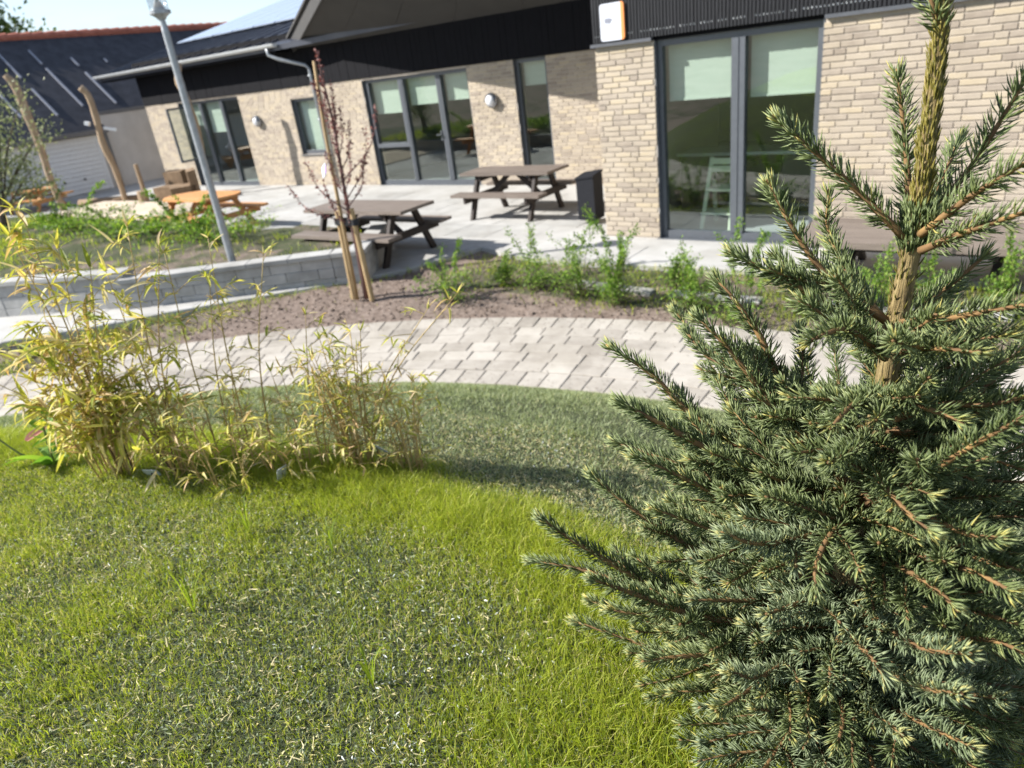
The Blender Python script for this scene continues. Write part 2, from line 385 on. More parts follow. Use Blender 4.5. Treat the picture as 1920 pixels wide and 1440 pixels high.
# ------------------------------------------------------------------ mesh builder
class MB:
    def __init__(self, off=(0, 0, 0)):
        self.v = []; self.f = []; self.t = []; self.off = np.array(off, float)
        self.tint = 0.0
    def add(self, verts, faces):
        b = len(self.v)
        o = self.off
        for p in verts:
            self.v.append((p[0] - o[0], p[1] - o[1], p[2] - o[2]))
            self.t.append(self.tint)
        for f in faces:
            self.f.append(tuple(i + b for i in f))
    def box(self, x0, x1, y0, y1, z0, z1):
        self.add([(x0, y0, z0), (x1, y0, z0), (x1, y1, z0), (x0, y1, z0), (x0, y0, z1), (x1, y0, z1), (x1, y1, z1), (x0, y1, z1)],
                 [(0, 3, 2, 1), (4, 5, 6, 7), (0, 1, 5, 4), (1, 2, 6, 5), (2, 3, 7, 6), (3, 0, 4, 7)])
        return self
    def bar(self, a, b, w, h, up=(0, 0, 1)):
        """rectangular bar from a to b: w across, h along up"""
        a = Vector(a); b = Vector(b); d = (b - a).normalized(); up = Vector(up)
        s = d.cross(up)
        if s.length < 1e-5:
            s = d.cross(Vector((1, 0, 0)))
        s.normalize(); u = s.cross(d)
        vs = []
        for p in (a, b):
            for i, j in ((-1, -1), (1, -1), (1, 1), (-1, 1)):
                vs.append(p + s * (w / 2 * i) + u * (h / 2 * j))
        self.add(vs, [(3, 2, 1, 0), (4, 5, 6, 7), (0, 1, 5, 4), (1, 2, 6, 5), (2, 3, 7, 6), (3, 0, 4, 7)])
        return self
    def prism(self, poly, z0, z1):
        n = len(poly)
        zt = z1 if hasattr(z1, '__len__') else [z1] * n
        self.add([(p[0], p[1], z0) for p in poly] + [(p[0], p[1], z) for p, z in zip(poly, zt)],
                 [tuple(range(n - 1, -1, -1)), tuple(range(n, 2 * n))] + [(i, (i + 1) % n, n + (i + 1) % n, n + i) for i in range(n)])
        return self
    def tube(self, pts, radii, sides=6, cap=True):
        pts = [Vector(p) for p in pts]
        n = len(pts)
        if not hasattr(radii, '__len__'):
            radii = [radii] * n
        vs = []
        s = None
        for i, p in enumerate(pts):
            d = (pts[min(i + 1, n - 1)] - pts[max(i - 1, 0)])
            if d.length < 1e-9:
                d = Vector((0, 0, 1))
            d.normalize()
            if s is None:
                s = d.cross(Vector((0, 0, 1)) if abs(d.z) < 0.8 else Vector((1, 0, 0)))
            else:
                s = s - d * s.dot(d)
            s.normalize(); u = s.cross(d)
            for k in range(sides):
                a = 2 * PI * k / sides
                vs.append(p + (s * math.cos(a) + u * math.sin(a)) * radii[i])
        fs = []
        for i in range(n - 1):
            for k in range(sides):
                k2 = (k + 1) % sides
                fs.append((i * sides + k, i * sides + k2, (i + 1) * sides + k2, (i + 1) * sides + k))
        if cap:
            fs.append(tuple(range(sides - 1, -1, -1)))
            fs.append(tuple((n - 1) * sides + k for k in range(sides)))
        self.add(vs, fs)
        return self
    def lathe(self, c, prof, sides=16, axis=None):
        """profile [(r,h)] turned about z (or axis) at c"""
        ax = Vector(axis).normalized() if axis else Vector((0, 0, 1))
        s = ax.cross(Vector((0, 0, 1)))
        if s.length < 0.1:
            s = Vector((1, 0, 0))
        s.normalize(); u = ax.cross(s)
        c = Vector(c)
        vs = []
        for r, h in prof:
            for k in range(sides):
                a = 2 * PI * k / sides
                vs.append(c + ax * h + (s * math.cos(a) + u * math.sin(a)) * r)
        fs = []
        for i in range(len(prof) - 1):
            for k in range(sides):
                k2 = (k + 1) % sides
                fs.append((i * sides + k, i * sides + k2, (i + 1) * sides + k2, (i + 1) * sides + k))
        fs.append(tuple(range(sides - 1, -1, -1)))
        fs.append(tuple((len(prof) - 1) * sides + k for k in range(sides)))
        self.add(vs, fs)
        return self
    def mesh(self, name, mat, smooth=False):
        me = bpy.data.meshes.new(name)
        me.from_pydata(self.v, [], self.f)
        a = me.attributes.new('tint', 'FLOAT', 'POINT')
        a.data.foreach_set('value', np.array(self.t, np.float32))
        me.materials.append(mat)
        if smooth:
            me.polygons.foreach_set('use_smooth', np.ones(len(me.polygons), bool))
        me.update()
        return me
    def build(self, name, mat, parent=None, kind=None, smooth=False):
        o = bpy.data.objects.new(name, self.mesh(name, mat, smooth))
        COL.objects.link(o)
        if parent is not None:
            o.parent = parent
        if kind:
            o['kind'] = kind
        return o

def link(name, me, parent=None, loc=(0, 0, 0), rot=None, scale=None):
    o = bpy.data.objects.new(name, me)
    COL.objects.link(o)
    o.location = loc
    if rot is not None:
        o.rotation_euler = rot
    if scale is not None:
        o.scale = scale
    if parent is not None:
        o.parent = parent
    return o

def tag(o, label, cat, group=None):
    o['label'] = label; o['category'] = cat
    if group:
        o['group'] = group
    return o

def thing(name, label, cat, loc=(0, 0, 0), rotz=0.0, group=None):
    o = bpy.data.objects.new(name, None)
    o.empty_display_size = 0.2
    COL.objects.link(o)
    o.location = loc
    o.rotation_euler = (0, 0, rotz)
    return tag(o, label, cat, group)

def dup(root, loc, rotz, label, group=None):
    r = root.copy(); COL.objects.link(r)
    r.location = loc; r.rotation_euler = (0, 0, rotz)
    r['label'] = label
    if group:
        r['group'] = group
    for ch in list(root.children):
        c = ch.copy(); COL.objects.link(c); c.parent = r
        for g in list(ch.children):
            d = g.copy(); COL.objects.link(d); d.parent = c
    return r

def array_mesh(name, verts, tris, tint, mat):
    """big triangle mesh from numpy arrays"""
    me = bpy.data.meshes.new(name)
    nv, nf = len(verts), len(tris)
    me.vertices.add(nv)
    me.vertices.foreach_set('co', np.ascontiguousarray(verts, np.float32).ravel())
    me.loops.add(nf * 3)
    me.loops.foreach_set('vertex_index', np.ascontiguousarray(tris, np.int32).ravel())
    me.polygons.add(nf)
    me.polygons.foreach_set('loop_start', np.arange(0, nf * 3, 3, dtype=np.int32))
    a = me.attributes.new('tint', 'FLOAT', 'POINT')
    a.data.foreach_set('value', np.ascontiguousarray(tint, np.float32))
    me.materials.append(mat)
    me.update(calc_edges=True)
    return me

def norm(a):
    return a / np.maximum(np.linalg.norm(a, axis=-1, keepdims=True), 1e-9)

# ------------------------------------------------------------------ foliage helpers
def leaf_cloud(P, D, U, L, W, tint, fold=0.25):
    """diamond leaves: base P, direction D, normal-ish U; two folded triangles pairs"""
    D = norm(D); S = norm(np.cross(D, U)); Nn = np.cross(S, D)
    L = L[:, None]; W = W[:, None]
    a = P; tip = P + D * L
    m1 = P + D * L * 0.45 + S * W * 0.5 + Nn * W * fold
    m2 = P + D * L * 0.45 - S * W * 0.5 + Nn * W * fold
    n = len(P)
    V = np.stack([a, m1, tip, m2], 1).reshape(-1, 3)
    b = np.arange(n)[:, None] * 4
    T = np.concatenate([b + np.array([0, 1, 2]), b + np.array([0, 2, 3])])
    return V, T, np.repeat(tint, 4)

def sample_path(pts, ts):
    pts = np.asarray(pts, float)
    seg = np.linalg.norm(np.diff(pts, axis=0), axis=1)
    cum = np.concatenate([[0], np.cumsum(seg)])
    s = np.asarray(ts) * cum[-1]
    P = np.stack([np.interp(s, cum, pts[:, k]) for k in range(3)], -1)
    i = np.clip(np.searchsorted(cum, s, side='right') - 1, 0, len(seg) - 1)
    T = norm(np.diff(pts, axis=0))[i]
    return P, T, cum[-1]

def smooth_path(pts, n):
    """Catmull-Rom resample"""
    p = np.asarray(pts, float)
    if len(p) == 2:
        return p[0] + (p[1] - p[0]) * np.linspace(0, 1, n)[:, None]
    q = np.vstack([2 * p[0] - p[1], p, 2 * p[-1] - p[-2]])
    u = np.linspace(0, len(p) - 1 - 1e-6, n)
    i = u.astype(int); f = (u - i)[:, None]
    a, b2, c, d = q[i], q[i + 1], q[i + 2], q[i + 3]
    return 0.5 * (2 * b2 + (c - a) * f + (2 * a - 5 * b2 + 4 * c - d) * f ** 2 + (3 * b2 - a - 3 * c + d) * f ** 3)

def mesh_obj(name, V, T, tint, mat, parent, base, kind=None):
    o = link(name, array_mesh(name, V - np.asarray(base), T, tint, mat), parent)
    if kind:
        o['kind'] = kind
    return o

# ------------------------------------------------------------------ terrain
CX, CY = -1.6, -3.2          # centre of the curved path and of the bank inside it
R_IN, R_OUT = 7.80, 9.46
def hash_noise(x, y, s, seed=0):
    x = np.asarray(x) * s; y = np.asarray(y) * s
    xi = np.floor(x).astype(int); yi = np.floor(y).astype(int)
    fx = x - xi; fy = y - yi
    fx = fx * fx * (3 - 2 * fx); fy = fy * fy * (3 - 2 * fy)
    def h(a, b):
        q = np.sin(a * 127.1 + b * 311.7 + seed * 74.7) * 43758.5453
        return q - np.floor(q)
    return (h(xi, yi) * (1 - fx) + h(xi + 1, yi) * fx) * (1 - fy) + (h(xi, yi + 1) * (1 - fx) + h(xi + 1, yi + 1) * fx) * fy

def fbm(x, y, s, seed=0):
    return (hash_noise(x, y, s, seed) + 0.5 * hash_noise(x, y, 2.1 * s, seed + 3) + 0.25 * hash_noise(x, y, 4.3 * s, seed + 7)) / 1.75

def bank_z(x, y):
    x = np.asarray(x, float); y = np.asarray(y, float)
    r = np.hypot(x - CX, y - CY)
    s = R_IN - r
    t = np.clip(s / 3.05, 0, 1)
    z = -0.10 + 1.20 * (t * (1.22 - 0.22 * t))
    z = z + np.where(s > 3.05, 0.13 * (1 - np.exp(-np.maximum(s - 3.05, 0) * 1.6)), 0)
    z = z + np.where(s > 0.05, (fbm(x, y, 1.7, 5) - 0.5) * 0.05 * np.clip(s, 0, 1), 0)
    return z, s

EDGE = [(-0.2, 7.80), (-2.65, 7.68), (-4.96, 7.55), (-5.90, 7.66), (-6.66, 7.94), (-6.99, 6.72), (-7.44, 6.09), (-7.95, 5.56), (-8.3, 5.15),
        (-9.10, 4.27), (-9.44, 3.80), (-10.36, 2.79), (-12.0, 1.1)]
def ground_z(x, y):
    z, s = bank_z(x, y)
    r = np.hypot(np.asarray(x) - CX, np.asarray(y) - CY)
    out = r > R_IN
    # bed between the path and the terrace
    zz = -0.115 + np.clip((r - R_OUT) / 1.2, 0, 1) * 0.085
    zz = zz + np.where(r > R_OUT, (fbm(x, y, 3.1, 9) - 0.5) * 0.05 * np.clip((r - R_OUT) * 4, 0, 1), -0.03)
    z = np.where(out, zz, z)
    return z, s

def axis_steps(lo, hi, step, far):
    mid = np.arange(lo, hi + 1e-6, step)
    up = hi + np.geomspace(step * 2, far, 22)
    dn = lo - np.geomspace(step * 2, far, 22)[::-1]
    return np.concatenate([dn, mid, up])
gx = axis_steps(-12.6, 3.0, 0.075, 320)
gy = axis_steps(-4.5, 8.3, 0.075, 320)
GX, GY = np.meshgrid(gx, gy)
GZ, GS = ground_z(GX, GY)
GZ = np.where(GY > 6.5, np.minimum(GZ, -0.06), GZ)
GZ = np.where(GX < -12.7, np.minimum(GZ, -0.08), GZ)
GR = np.hypot(GX - CX, GY - CY)
GZ = np.where(GR > R_OUT, GZ - 0.09 * np.clip((-8.6 - GX) / 0.8, 0, 1), GZ)
mask = np.where(GS > 0, 0.62, 0.0)
# unmown grass away from the trodden bank top
mask = np.where(GS > 2.6, 0.62 + 0.38 * np.clip((np.hypot(GX + 1.3, GY - 1.0) - 2.2) / 0.8, 0, 1), mask)
mask = np.where((GR > 12) & (GY < 3), 1.0, mask)
# weeds creeping over the bed near the terrace and on the left below the kerb
mask = np.where((GR > R_OUT) & (GY > 6.45) & (GX > -6.2), 0.36, mask)
mask = np.where((GR > R_OUT) & (GX < -8.2), 0.33, mask)
mask = np.where((GR > R_OUT) & (GX > -2.2), 0.34, mask)
ny, nx = GX.shape
idx = np.arange(nx * ny).reshape(ny, nx)
q = np.stack([idx[:-1, :-1], idx[:-1, 1:], idx[1:, 1:], idx[1:, :-1]], -1).reshape(-1, 4)
tris = np.concatenate([q[:, [0, 1, 2]], q[:, [0, 2, 3]]])
me = array_mesh('ground', np.stack([GX, GY, GZ], -1).reshape(-1, 3), tris, mask.ravel(), M['ground'])
me.polygons.foreach_set('use_smooth', np.ones(len(me.polygons), bool))
gobj = link('ground', me)
gobj['kind'] = 'structure'

# ------------------------------------------------------------------ terrace of concrete slabs
def inside(poly, x, y):
    c = False
    n = len(poly)
    for i in range(n):
        x1, y1 = poly[i]; x2, y2 = poly[(i + 1) % n]
        if (y1 > y) != (y2 > y) and x < (x2 - x1) * (y - y1) / (y2 - y1) + x1:
            c = not c
    return c
BED = [(-7.30, 6.30), (-8.95, 4.98), (-9.88, 4.27), (-11.70, 3.32), (-13.6, 2.3), (-16, 1.2), (-24, 3.0), (-23.5, 7.05), (-14.8, 7.30), (-12.0, 7.25), (-9.6, 7.45), (-8.1, 7.6)]
TERR = EDGE[:] + [(-13.5, -0.3), (-27.5, -0.3), (-27.5, 14.6), (4.0, 14.6), (4.0, 7.9)]
mb = MB()
mb.prism(TERR[::-1] if True else TERR, -0.12, -0.006)
terrace = mb.build('terrace', M['concrete'], kind='structure')
slab = MB()
sw, sl, b = 0.8, 0.8, 0.006
def bevel_block(mbx, lx, ly, z0, z1, b, gap):
    hx, hy = lx / 2 - gap, ly / 2 - gap
    vs = []
    for (ix, iy, z) in ((hx, hy, z0), (hx, hy, z1 - b), (hx - b, hy - b, z1)):
        vs += [(-ix, -iy, z), (ix, -iy, z), (ix, iy, z), (-ix, iy, z)]
    fs = [(8, 9, 10, 11)]
    for l in (0, 4):
        fs += [(l, l + 1, l + 5, l + 4), (l + 1, l + 2, l + 6, l + 5), (l + 2, l + 3, l + 7, l + 6), (l + 3, l, l + 4, l + 7)]
    mbx.add(vs, fs)
bevel_block(slab, sw, sl, -0.05, 0.0, 0.004, 0.0025)
slab_me = slab.mesh('slab', M['concrete'])
slabs = []
for i, x in enumerate(np.arange(-26.6, 3.6, sw)):
    for j, y in enumerate(np.arange(4.0, 12.2, sl)):
        ox = x + (0.4 if j % 2 else 0.0)
        cs = [(ox + a * sw / 2, y + c * sl / 2) for a in (-1, 1) for c in (-1, 1)]
        if not all(inside(TERR, *c) for c in cs):
            continue
        if all(inside(BED, *c) for c in cs):
            continue
        if y + sl / 2 > 12.35 and ox < -5 or (ox > -5.5 and y + sl / 2 > 8.8):
            continue
        if (cs[0][0] > -21.5 and cs[3][0] < -16.2 and 7.7 < y < 9.9):
            continue
        slabs.append((math.hypot(ox, y), ox, y))
slabs.sort()
for d, x, y in slabs[:300]:
    link('slab', slab_me, terrace, (x, y, random.uniform(-0.002, 0.002)))
if len(slabs) > 300:
    mb = MB()
    for d, x, y in slabs[300:]:
        mb.tint = random.random()
        mb.off = np.array((-x, -y, 0)); bevel_block(mb, sw, sl, -0.05, 0.0, 0.004, 0.0025)
    mb.build('slab', M['concrete'], terrace, kind='stuff')

# edging stones along the terrace edge
def seg_pieces(pts, L):
    """cut a polyline into pieces of about L: (start, end)"""
    res = []
    for a, b2 in zip(pts[:-1], pts[1:]):
        a = Vector((*a, 0)); b2 = Vector((*b2, 0))
        n = max(1, round((b2 - a).length / L))
        for k in range(n):
            res.append((a.lerp(b2, k / n), a.lerp(b2, (k + 1) / n)))
    return res
def laid_block(name, parent, a, b2, width, z0, z1, mat, gap=0.004, bev=0.006, side=0.0, jit=0.003):
    d = (b2 - a); L = d.length; ang = math.atan2(d.y, d.x)
    n = Vector((-d.y, d.x, 0)).normalized()
    c = (a + b2) / 2 + n * side
    mb = MB(); bevel_block(mb, L, width, z0, z1, bev, gap)
    o = link(name, mb.mesh(name, mat), parent, (c.x, c.y, random.uniform(-jit, jit)), (random.uniform(-.004, .004), random.uniform(-.004, .004), ang + random.uniform(-.004, .004)))
    return o
for a, b2 in seg_pieces(EDGE[:12], 0.8):
    laid_block('kerb_stone', terrace, a, b2, 0.14, -0.2, 0.006, M['concrete'], side=-0.07)

# flat edging stones lying in the planting bed
spot = [(-4.15, 6.86), (-3.62, 6.84), (-2.95, 6.88), (-2.45, 6.90), (-1.6, 6.95), (-1.0, 7.0), (-0.35, 7.05)]
for i, (x, y) in enumerate(spot):
    mb = MB(); bevel_block(mb, 0.46, 0.16, -0.06, 0.035, 0.012, 0.0)
    o = link('edging_stone', mb.mesh('edging_stone', M['concrete_block']), None, (x, y, float(ground_z(x, y)[0])), (0, 0.02, random.uniform(-0.1, 0.1)))
    tag(o, ['pale edging stone in the bed at the foot of the brick pier', 'pale edging stone in the bed below the left window pane', 'pale edging stone in the bed below the window mullion',
            'pale edging stone in the bed below the right window pane', 'pale edging stone in the bed before the left end of the long low bench', 'pale edging stone behind the spruce trunk in the bed',
            'pale edging stone in the bed right of the spruce trunk'][i], 'stone', 'edging stones lying in the planting bed')

# ------------------------------------------------------------------ paver path
path = MB()
angs = np.linspace(math.radians(28), math.radians(172), 90)
vin = [(CX + (R_IN - 0.01) * math.cos(a), CY + (R_IN - 0.01) * math.sin(a), -0.104) for a in angs]
vout = [(CX + (R_OUT + 0.01) * math.cos(a), CY + (R_OUT + 0.01) * math.sin(a), -0.104) for a in angs]
n = len(angs)
path.add(vin + vout, [(i + 1, i, n + i, n + i + 1) for i in range(n - 1)])
path_o = path.build('path', M['joint_sand'], kind='structure')
soldier = MB(); bevel_block(soldier, 0.200, 0.290, -0.06, 0.0, 0.005, 0.0028)
stret = MB(); bevel_block(stret, 0.285, 0.214, -0.06, 0.0, 0.005, 0.0028)
sol_me = soldier.mesh('paver', M['paver']); str_me = stret.mesh('paver', M['paver'])
rows = [(R_IN + 0.15, 0.200, 'S', 0.29)]
rr = R_IN + 0.30
for k in range(5):
    rows.append((rr + 0.1075, 0.285, 'T', 0.21)); rr += 0.215
rows.append((rr + 0.145, 0.200, 'S', 0.29))
pav = []
for r, L, typ, dep in rows:
    da = L / r
    a = math.radians(28) + random.random() * da
    while a < math.radians(172):
        x, y = CX + r * math.cos(a), CY + r * math.sin(a)
        pav.append((math.hypot(x, y), x, y, a, typ, L, dep))
        a += da
def in_view(x, y, z, mx=0.15):
    p = RM.T @ np.array([x, y, z - 2.5])
    if p[2] <= 0:
        return False
    u = 960 + 1335 * p[0] / p[2]; v = 720 + 1335 * p[1] / p[2]
    return -1920 * mx < u < 1920 * (1 + mx) and -1440 * mx < v < 1440 * (1 + mx)
vis = sorted([p for p in pav if in_view(p[1], p[2], -0.1, 0.02)])
first = set(id(p) for p in vis[:300])
rest = MB()
for p in pav:
    d, x, y, a, typ, L, dep = p
    if id(p) in first:
        link('paver', sol_me if typ == 'S' else str_me, path_o, (x, y, -0.09 + random.uniform(-.003, .003)),
             (random.uniform(-.008, .008), random.uniform(-.008, .008), a - PI / 2 + random.uniform(-.01, .01)),
             (1 - random.random() * 0.012, 1 - random.random() * 0.012, 1))
    else:
        t = MB(); bevel_block(t, L, dep, -0.06, 0.0, 0.007, 0.004)
        c, s = math.cos(a - PI / 2), math.sin(a - PI / 2)
        rest.tint = random.random()
        rest.add([(x + c * v[0] - s * v[1], y + s * v[0] + c * v[1], v[2] - 0.09) for v in t.v], t.f)
rest.build('paver', M['paver'], path_o, kind='stuff')

# ------------------------------------------------------------------ raised bed with its block wall
BZ = 0.37
mb = MB(); mb.tint = 0.5
ring = BED
cxm = sum(p[0] for p in ring) / len(ring); cym = sum(p[1] for p in ring) / len(ring)
gxb = np.arange(-24, -7.2, 0.2); gyb = np.arange(1.2, 7.7, 0.2)
XX, YY = np.meshgrid(gxb, gyb)
ins = np.vectorize(lambda x, y: inside(BED, x, y))(XX, YY)
ZZ = BZ - 0.03 + (fbm(XX, YY, 1.5, 21) - 0.5) * 0.10
vid = -np.ones(XX.shape, int); verts = []; tints = []
for j in range(XX.shape[0]):
    for i in range(XX.shape[1]):
        if ins[j, i]:
            vid[j, i] = len(verts)
            verts.append((XX[j, i], YY[j, i], ZZ[j, i]))
            tints.append(0.27 + 0.14 * min(1, max(0, (YY[j, i] - 3.4 - 0.32 * (XX[j, i] + 12)) / 2.0)) + (0.05 if XX[j, i] < -12 else 0))
tr_ = []
for j in range(XX.shape[0] - 1):
    for i in range(XX.shape[1] - 1):
        a, b2, c, d = vid[j, i], vid[j, i + 1], vid[j + 1, i + 1], vid[j + 1, i]
        if min(a, b2, c, d) >= 0:
            tr_ += [(a, b2, c), (a, c, d)]
bed = link('planting_bed', array_mesh('planting_bed', np.array(verts), np.array(tr_), np.array(tints), M['ground']))
bed['kind'] = 'structure'

wall = thing('retaining_wall', 'low grey concrete block wall holding up the raised bed beside the walkway', 'wall', (-9.0, 4.9, 0), 0)
def wall_run(pts, n_course, ch, z0=-0.06, th=0.2, L=0.42, back=0.1, top=True):
    for k in range(n_course):
        off = 0.5 * L if k % 2 else 0.0
        for a, b2 in zip(pts[:-1], pts[1:]):
            a = Vector((*a, 0)); b2 = Vector((*b2, 0)); T = (b2 - a).length; d = (b2 - a).normalized()
            cuts = [0.0]; s = L - off if off else L
            while s < T - 0.12:
                cuts.append(s); s += L * random.uniform(0.92, 1.1)
            cuts.append(T)
            for s0, s1 in zip(cuts[:-1], cuts[1:]):
                mbk = MB()
                p, q2 = a + d * s0, a + d * s1
                o = laid_block('block', wall, p, q2, th, z0 + k * ch, z0 + (k + 1) * ch - 0.003, M['concrete_block'], gap=0.004, bev=0.008,
                               side=-back - random.uniform(0, 0.008), jit=0.001)
                o.location = Vector(o.location) - Vector((-9.0, 4.9, 0))
    if top:
        for a, b2 in seg_pieces(pts, 0.6):
            o = laid_block('coping', wall, a, b2, th + 0.07, z0 + n_course * ch, z0 + n_course * ch + 0.06, M['concrete'], gap=0.003, bev=0.006, side=-back, jit=0.001)
            o.location = Vector(o.location) - Vector((-9.0, 4.9, 0))
wall_run([(-8.05, 7.45), (-7.21, 6.19)][::-1], 3, 0.142, back=-0.1)
wall_run([(-7.21, 6.19), (-7.6, 5.95), (-8.95, 4.92), (-9.88, 4.21)], 3, 0.138, back=0.1)
wall_run([(-9.86, 4.30), (-11.68, 3.36), (-13.6, 2.36)], 3, 0.168, back=0.1)
wall_run([(-23.0, 6.95), (-14.8, 7.25), (-12.0, 7.22), (-9.6, 7.42), (-8.05, 7.5)], 2, 0.16, back=0.05, L=0.6)

# ------------------------------------------------------------------ the school building
FY, RY = 8.83, 12.40
ROOT = np.array([-12.0, 12.4, 0.0])
school = thing('school_building', 'long low pale brick school building with black cladding and full height windows', 'building', tuple(ROOT))
def part(mb, name, mat, parent=school, kind=None, smooth=False):
    return mb.build(name, mat, parent, kind, smooth)
def SB():
    return MB(ROOT)
TOPF, TOPR = 2.44, 2.40
front_spans = [(-5.06, -4.24), (-2.26, 3.6)]
rec_open = [(-21.2, -18.2, 0.0, 2.36), (-16.0, -14.86, 0.78, 2.13), (-13.3, -10.15, 0.0, 2.36), (-8.96, -8.19, 0.0, 2.40)]
mb = SB()
for x0, x1 in front_spans:
    mb.box(x0 + 0.012, x1, FY + 0.010, FY + 0.30, -0.05, TOPF)
mb.box(-5.048, -4.80, FY + 0.302, RY, -0.05, TOPF)
fw = part(mb, 'brick_wall', M['mortar'])
mb = SB()
xs = -23.03
for x0, x1, z0, z1 in rec_open + [(-5.07, -5.07, 0, TOPR)]:
    mb.box(xs, x0, RY + 0.008, RY + 0.3, -0.05, TOPR)
    if x1 > x0:
        if z0 > 0:
            mb.box(x0, x1, RY + 0.008, RY + 0.3, -0.05, z0)
        if z1 < TOPR - 0.001:
            mb.box(x0, x1, RY + 0.008, RY + 0.3, z1, TOPR)
    xs = x1
mb.box(-23.03, -22.75, RY + 0.302, RY + 6, -0.05, TOPR)
rw = part(mb, 'brick_wall', M['mortar'])

BL, BH, CH, JT = 0.228, 0.054, 0.0667, 0.012
def brick_layout(x0, x1, z0, z1, seed=0):
    r = random.Random(seed); res = []
    k = 0; z = z0
    while z + BH <= z1 + 0.012:
        x = x0 + [0, -0.12, -0.06, -0.18, -0.03, -0.15][k % 6]
        while x < x1 - 0.02:
            L = BL if r.random() > 0.06 else 0.108
            a, b2 = max(x, x0), min(x + L, x1)
            if b2 - a > 0.03:
                res.append((a, b2, z))
            x += L + JT
        z += CH; k += 1
    return res
def brick_mesh(L):
    mb = MB()
    e = 0.003
    hx, hz = L / 2, BH / 2
    vs = [(-hx, 0.02, -hz), (hx, 0.02, -hz), (hx, 0.02, hz), (-hx, 0.02, hz), (-hx, e, -hz), (hx, e, -hz), (hx, e, hz), (-hx, e, hz),
          (-hx + e, 0, -hz + e), (hx - e, 0, -hz + e), (hx - e, 0, hz - e), (-hx + e, 0, hz - e)]
    fs = [(8, 9, 10, 11)]
    for l in (0, 4):
        fs += [(l, l + 1, l + 5, l + 4), (l + 1, l + 2, l + 6, l + 5), (l + 2, l + 3, l + 7, l + 6), (l + 3, l, l + 4, l + 7)]
    mb.add(vs, fs)
    return mb
bmesh_cache = {}
def bmesh_for(L):
    L = round(L, 2)
    if L not in bmesh_cache:
        bmesh_cache[L] = brick_mesh(L).mesh('brick', M['brick'])
    return bmesh_cache[L]
allb = []
for x0, x1 in front_spans:
    for a, b2, z in brick_layout(x0, x1, 0.012, TOPF, int(x0 * 10)):
        c = ((a + b2) / 2, FY, z + BH / 2)
        allb.append((0 if in_view(*c, 0.0) else 1, math.dist(c, (0, 0, 2.5)), c, b2 - a))
allb.sort()
stuffb = SB()
def add_brick(mbx, c, L, axis='x'):
    t = brick_mesh(L)
    mbx.tint = random.random()
    j = random.uniform(-0.002, 0.0015)
    if axis == 'x':
        mbx.add([(v[0] + c[0], v[1] + c[1] + j, v[2] + c[2]) for v in t.v], t.f)
    else:
        mbx.add([(c[0] + v[1] + j, c[1] - v[0], c[2] + v[2]) for v in t.v], t.f)
for k, (vv, d, c, L) in enumerate(allb):
    if k < 300:
        link('brick', bmesh_for(L), fw, (c[0] - ROOT[0], c[1] - ROOT[1] + random.uniform(-.002, .0015), c[2] - ROOT[2]),
             (random.uniform(-.004, .004), random.uniform(-.003, .003), random.uniform(-.004, .004)))
    else:
        add_brick(stuffb, c, L)
for a, b2, z in brick_layout(FY + 0.02, RY - 0.02, 0.012, TOPF, 77):
    add_brick(stuffb, (-5.06, (a + b2) / 2, z + BH / 2), b2 - a, 'y')
part(stuffb, 'brick', M['brick'], fw, kind='stuff')
stuffb = SB()
spans = []
xs = -23.04
for x0, x1, z0, z1 in rec_open + [(-5.07, -5.07, 0, 0)]:
    spans.append((xs, x0, 0.012, TOPR))
    if z0 > 0:
        spans.append((x0, x1, 0.012, z0 - 0.02))
    if x1 > x0 and TOPR - z1 > 0.07:
        spans.append((x0, x1, 0.012 + CH * math.ceil((z1 - 0.012) / CH), TOPR))
    xs = x1
for i, sp in enumerate(spans):
    for a, b2, z in brick_layout(*sp, seed=100 + i):
        add_brick(stuffb, ((a + b2) / 2, RY, z + BH / 2), b2 - a)
part(stuffb, 'brick', M['brick'], rw, kind='stuff')

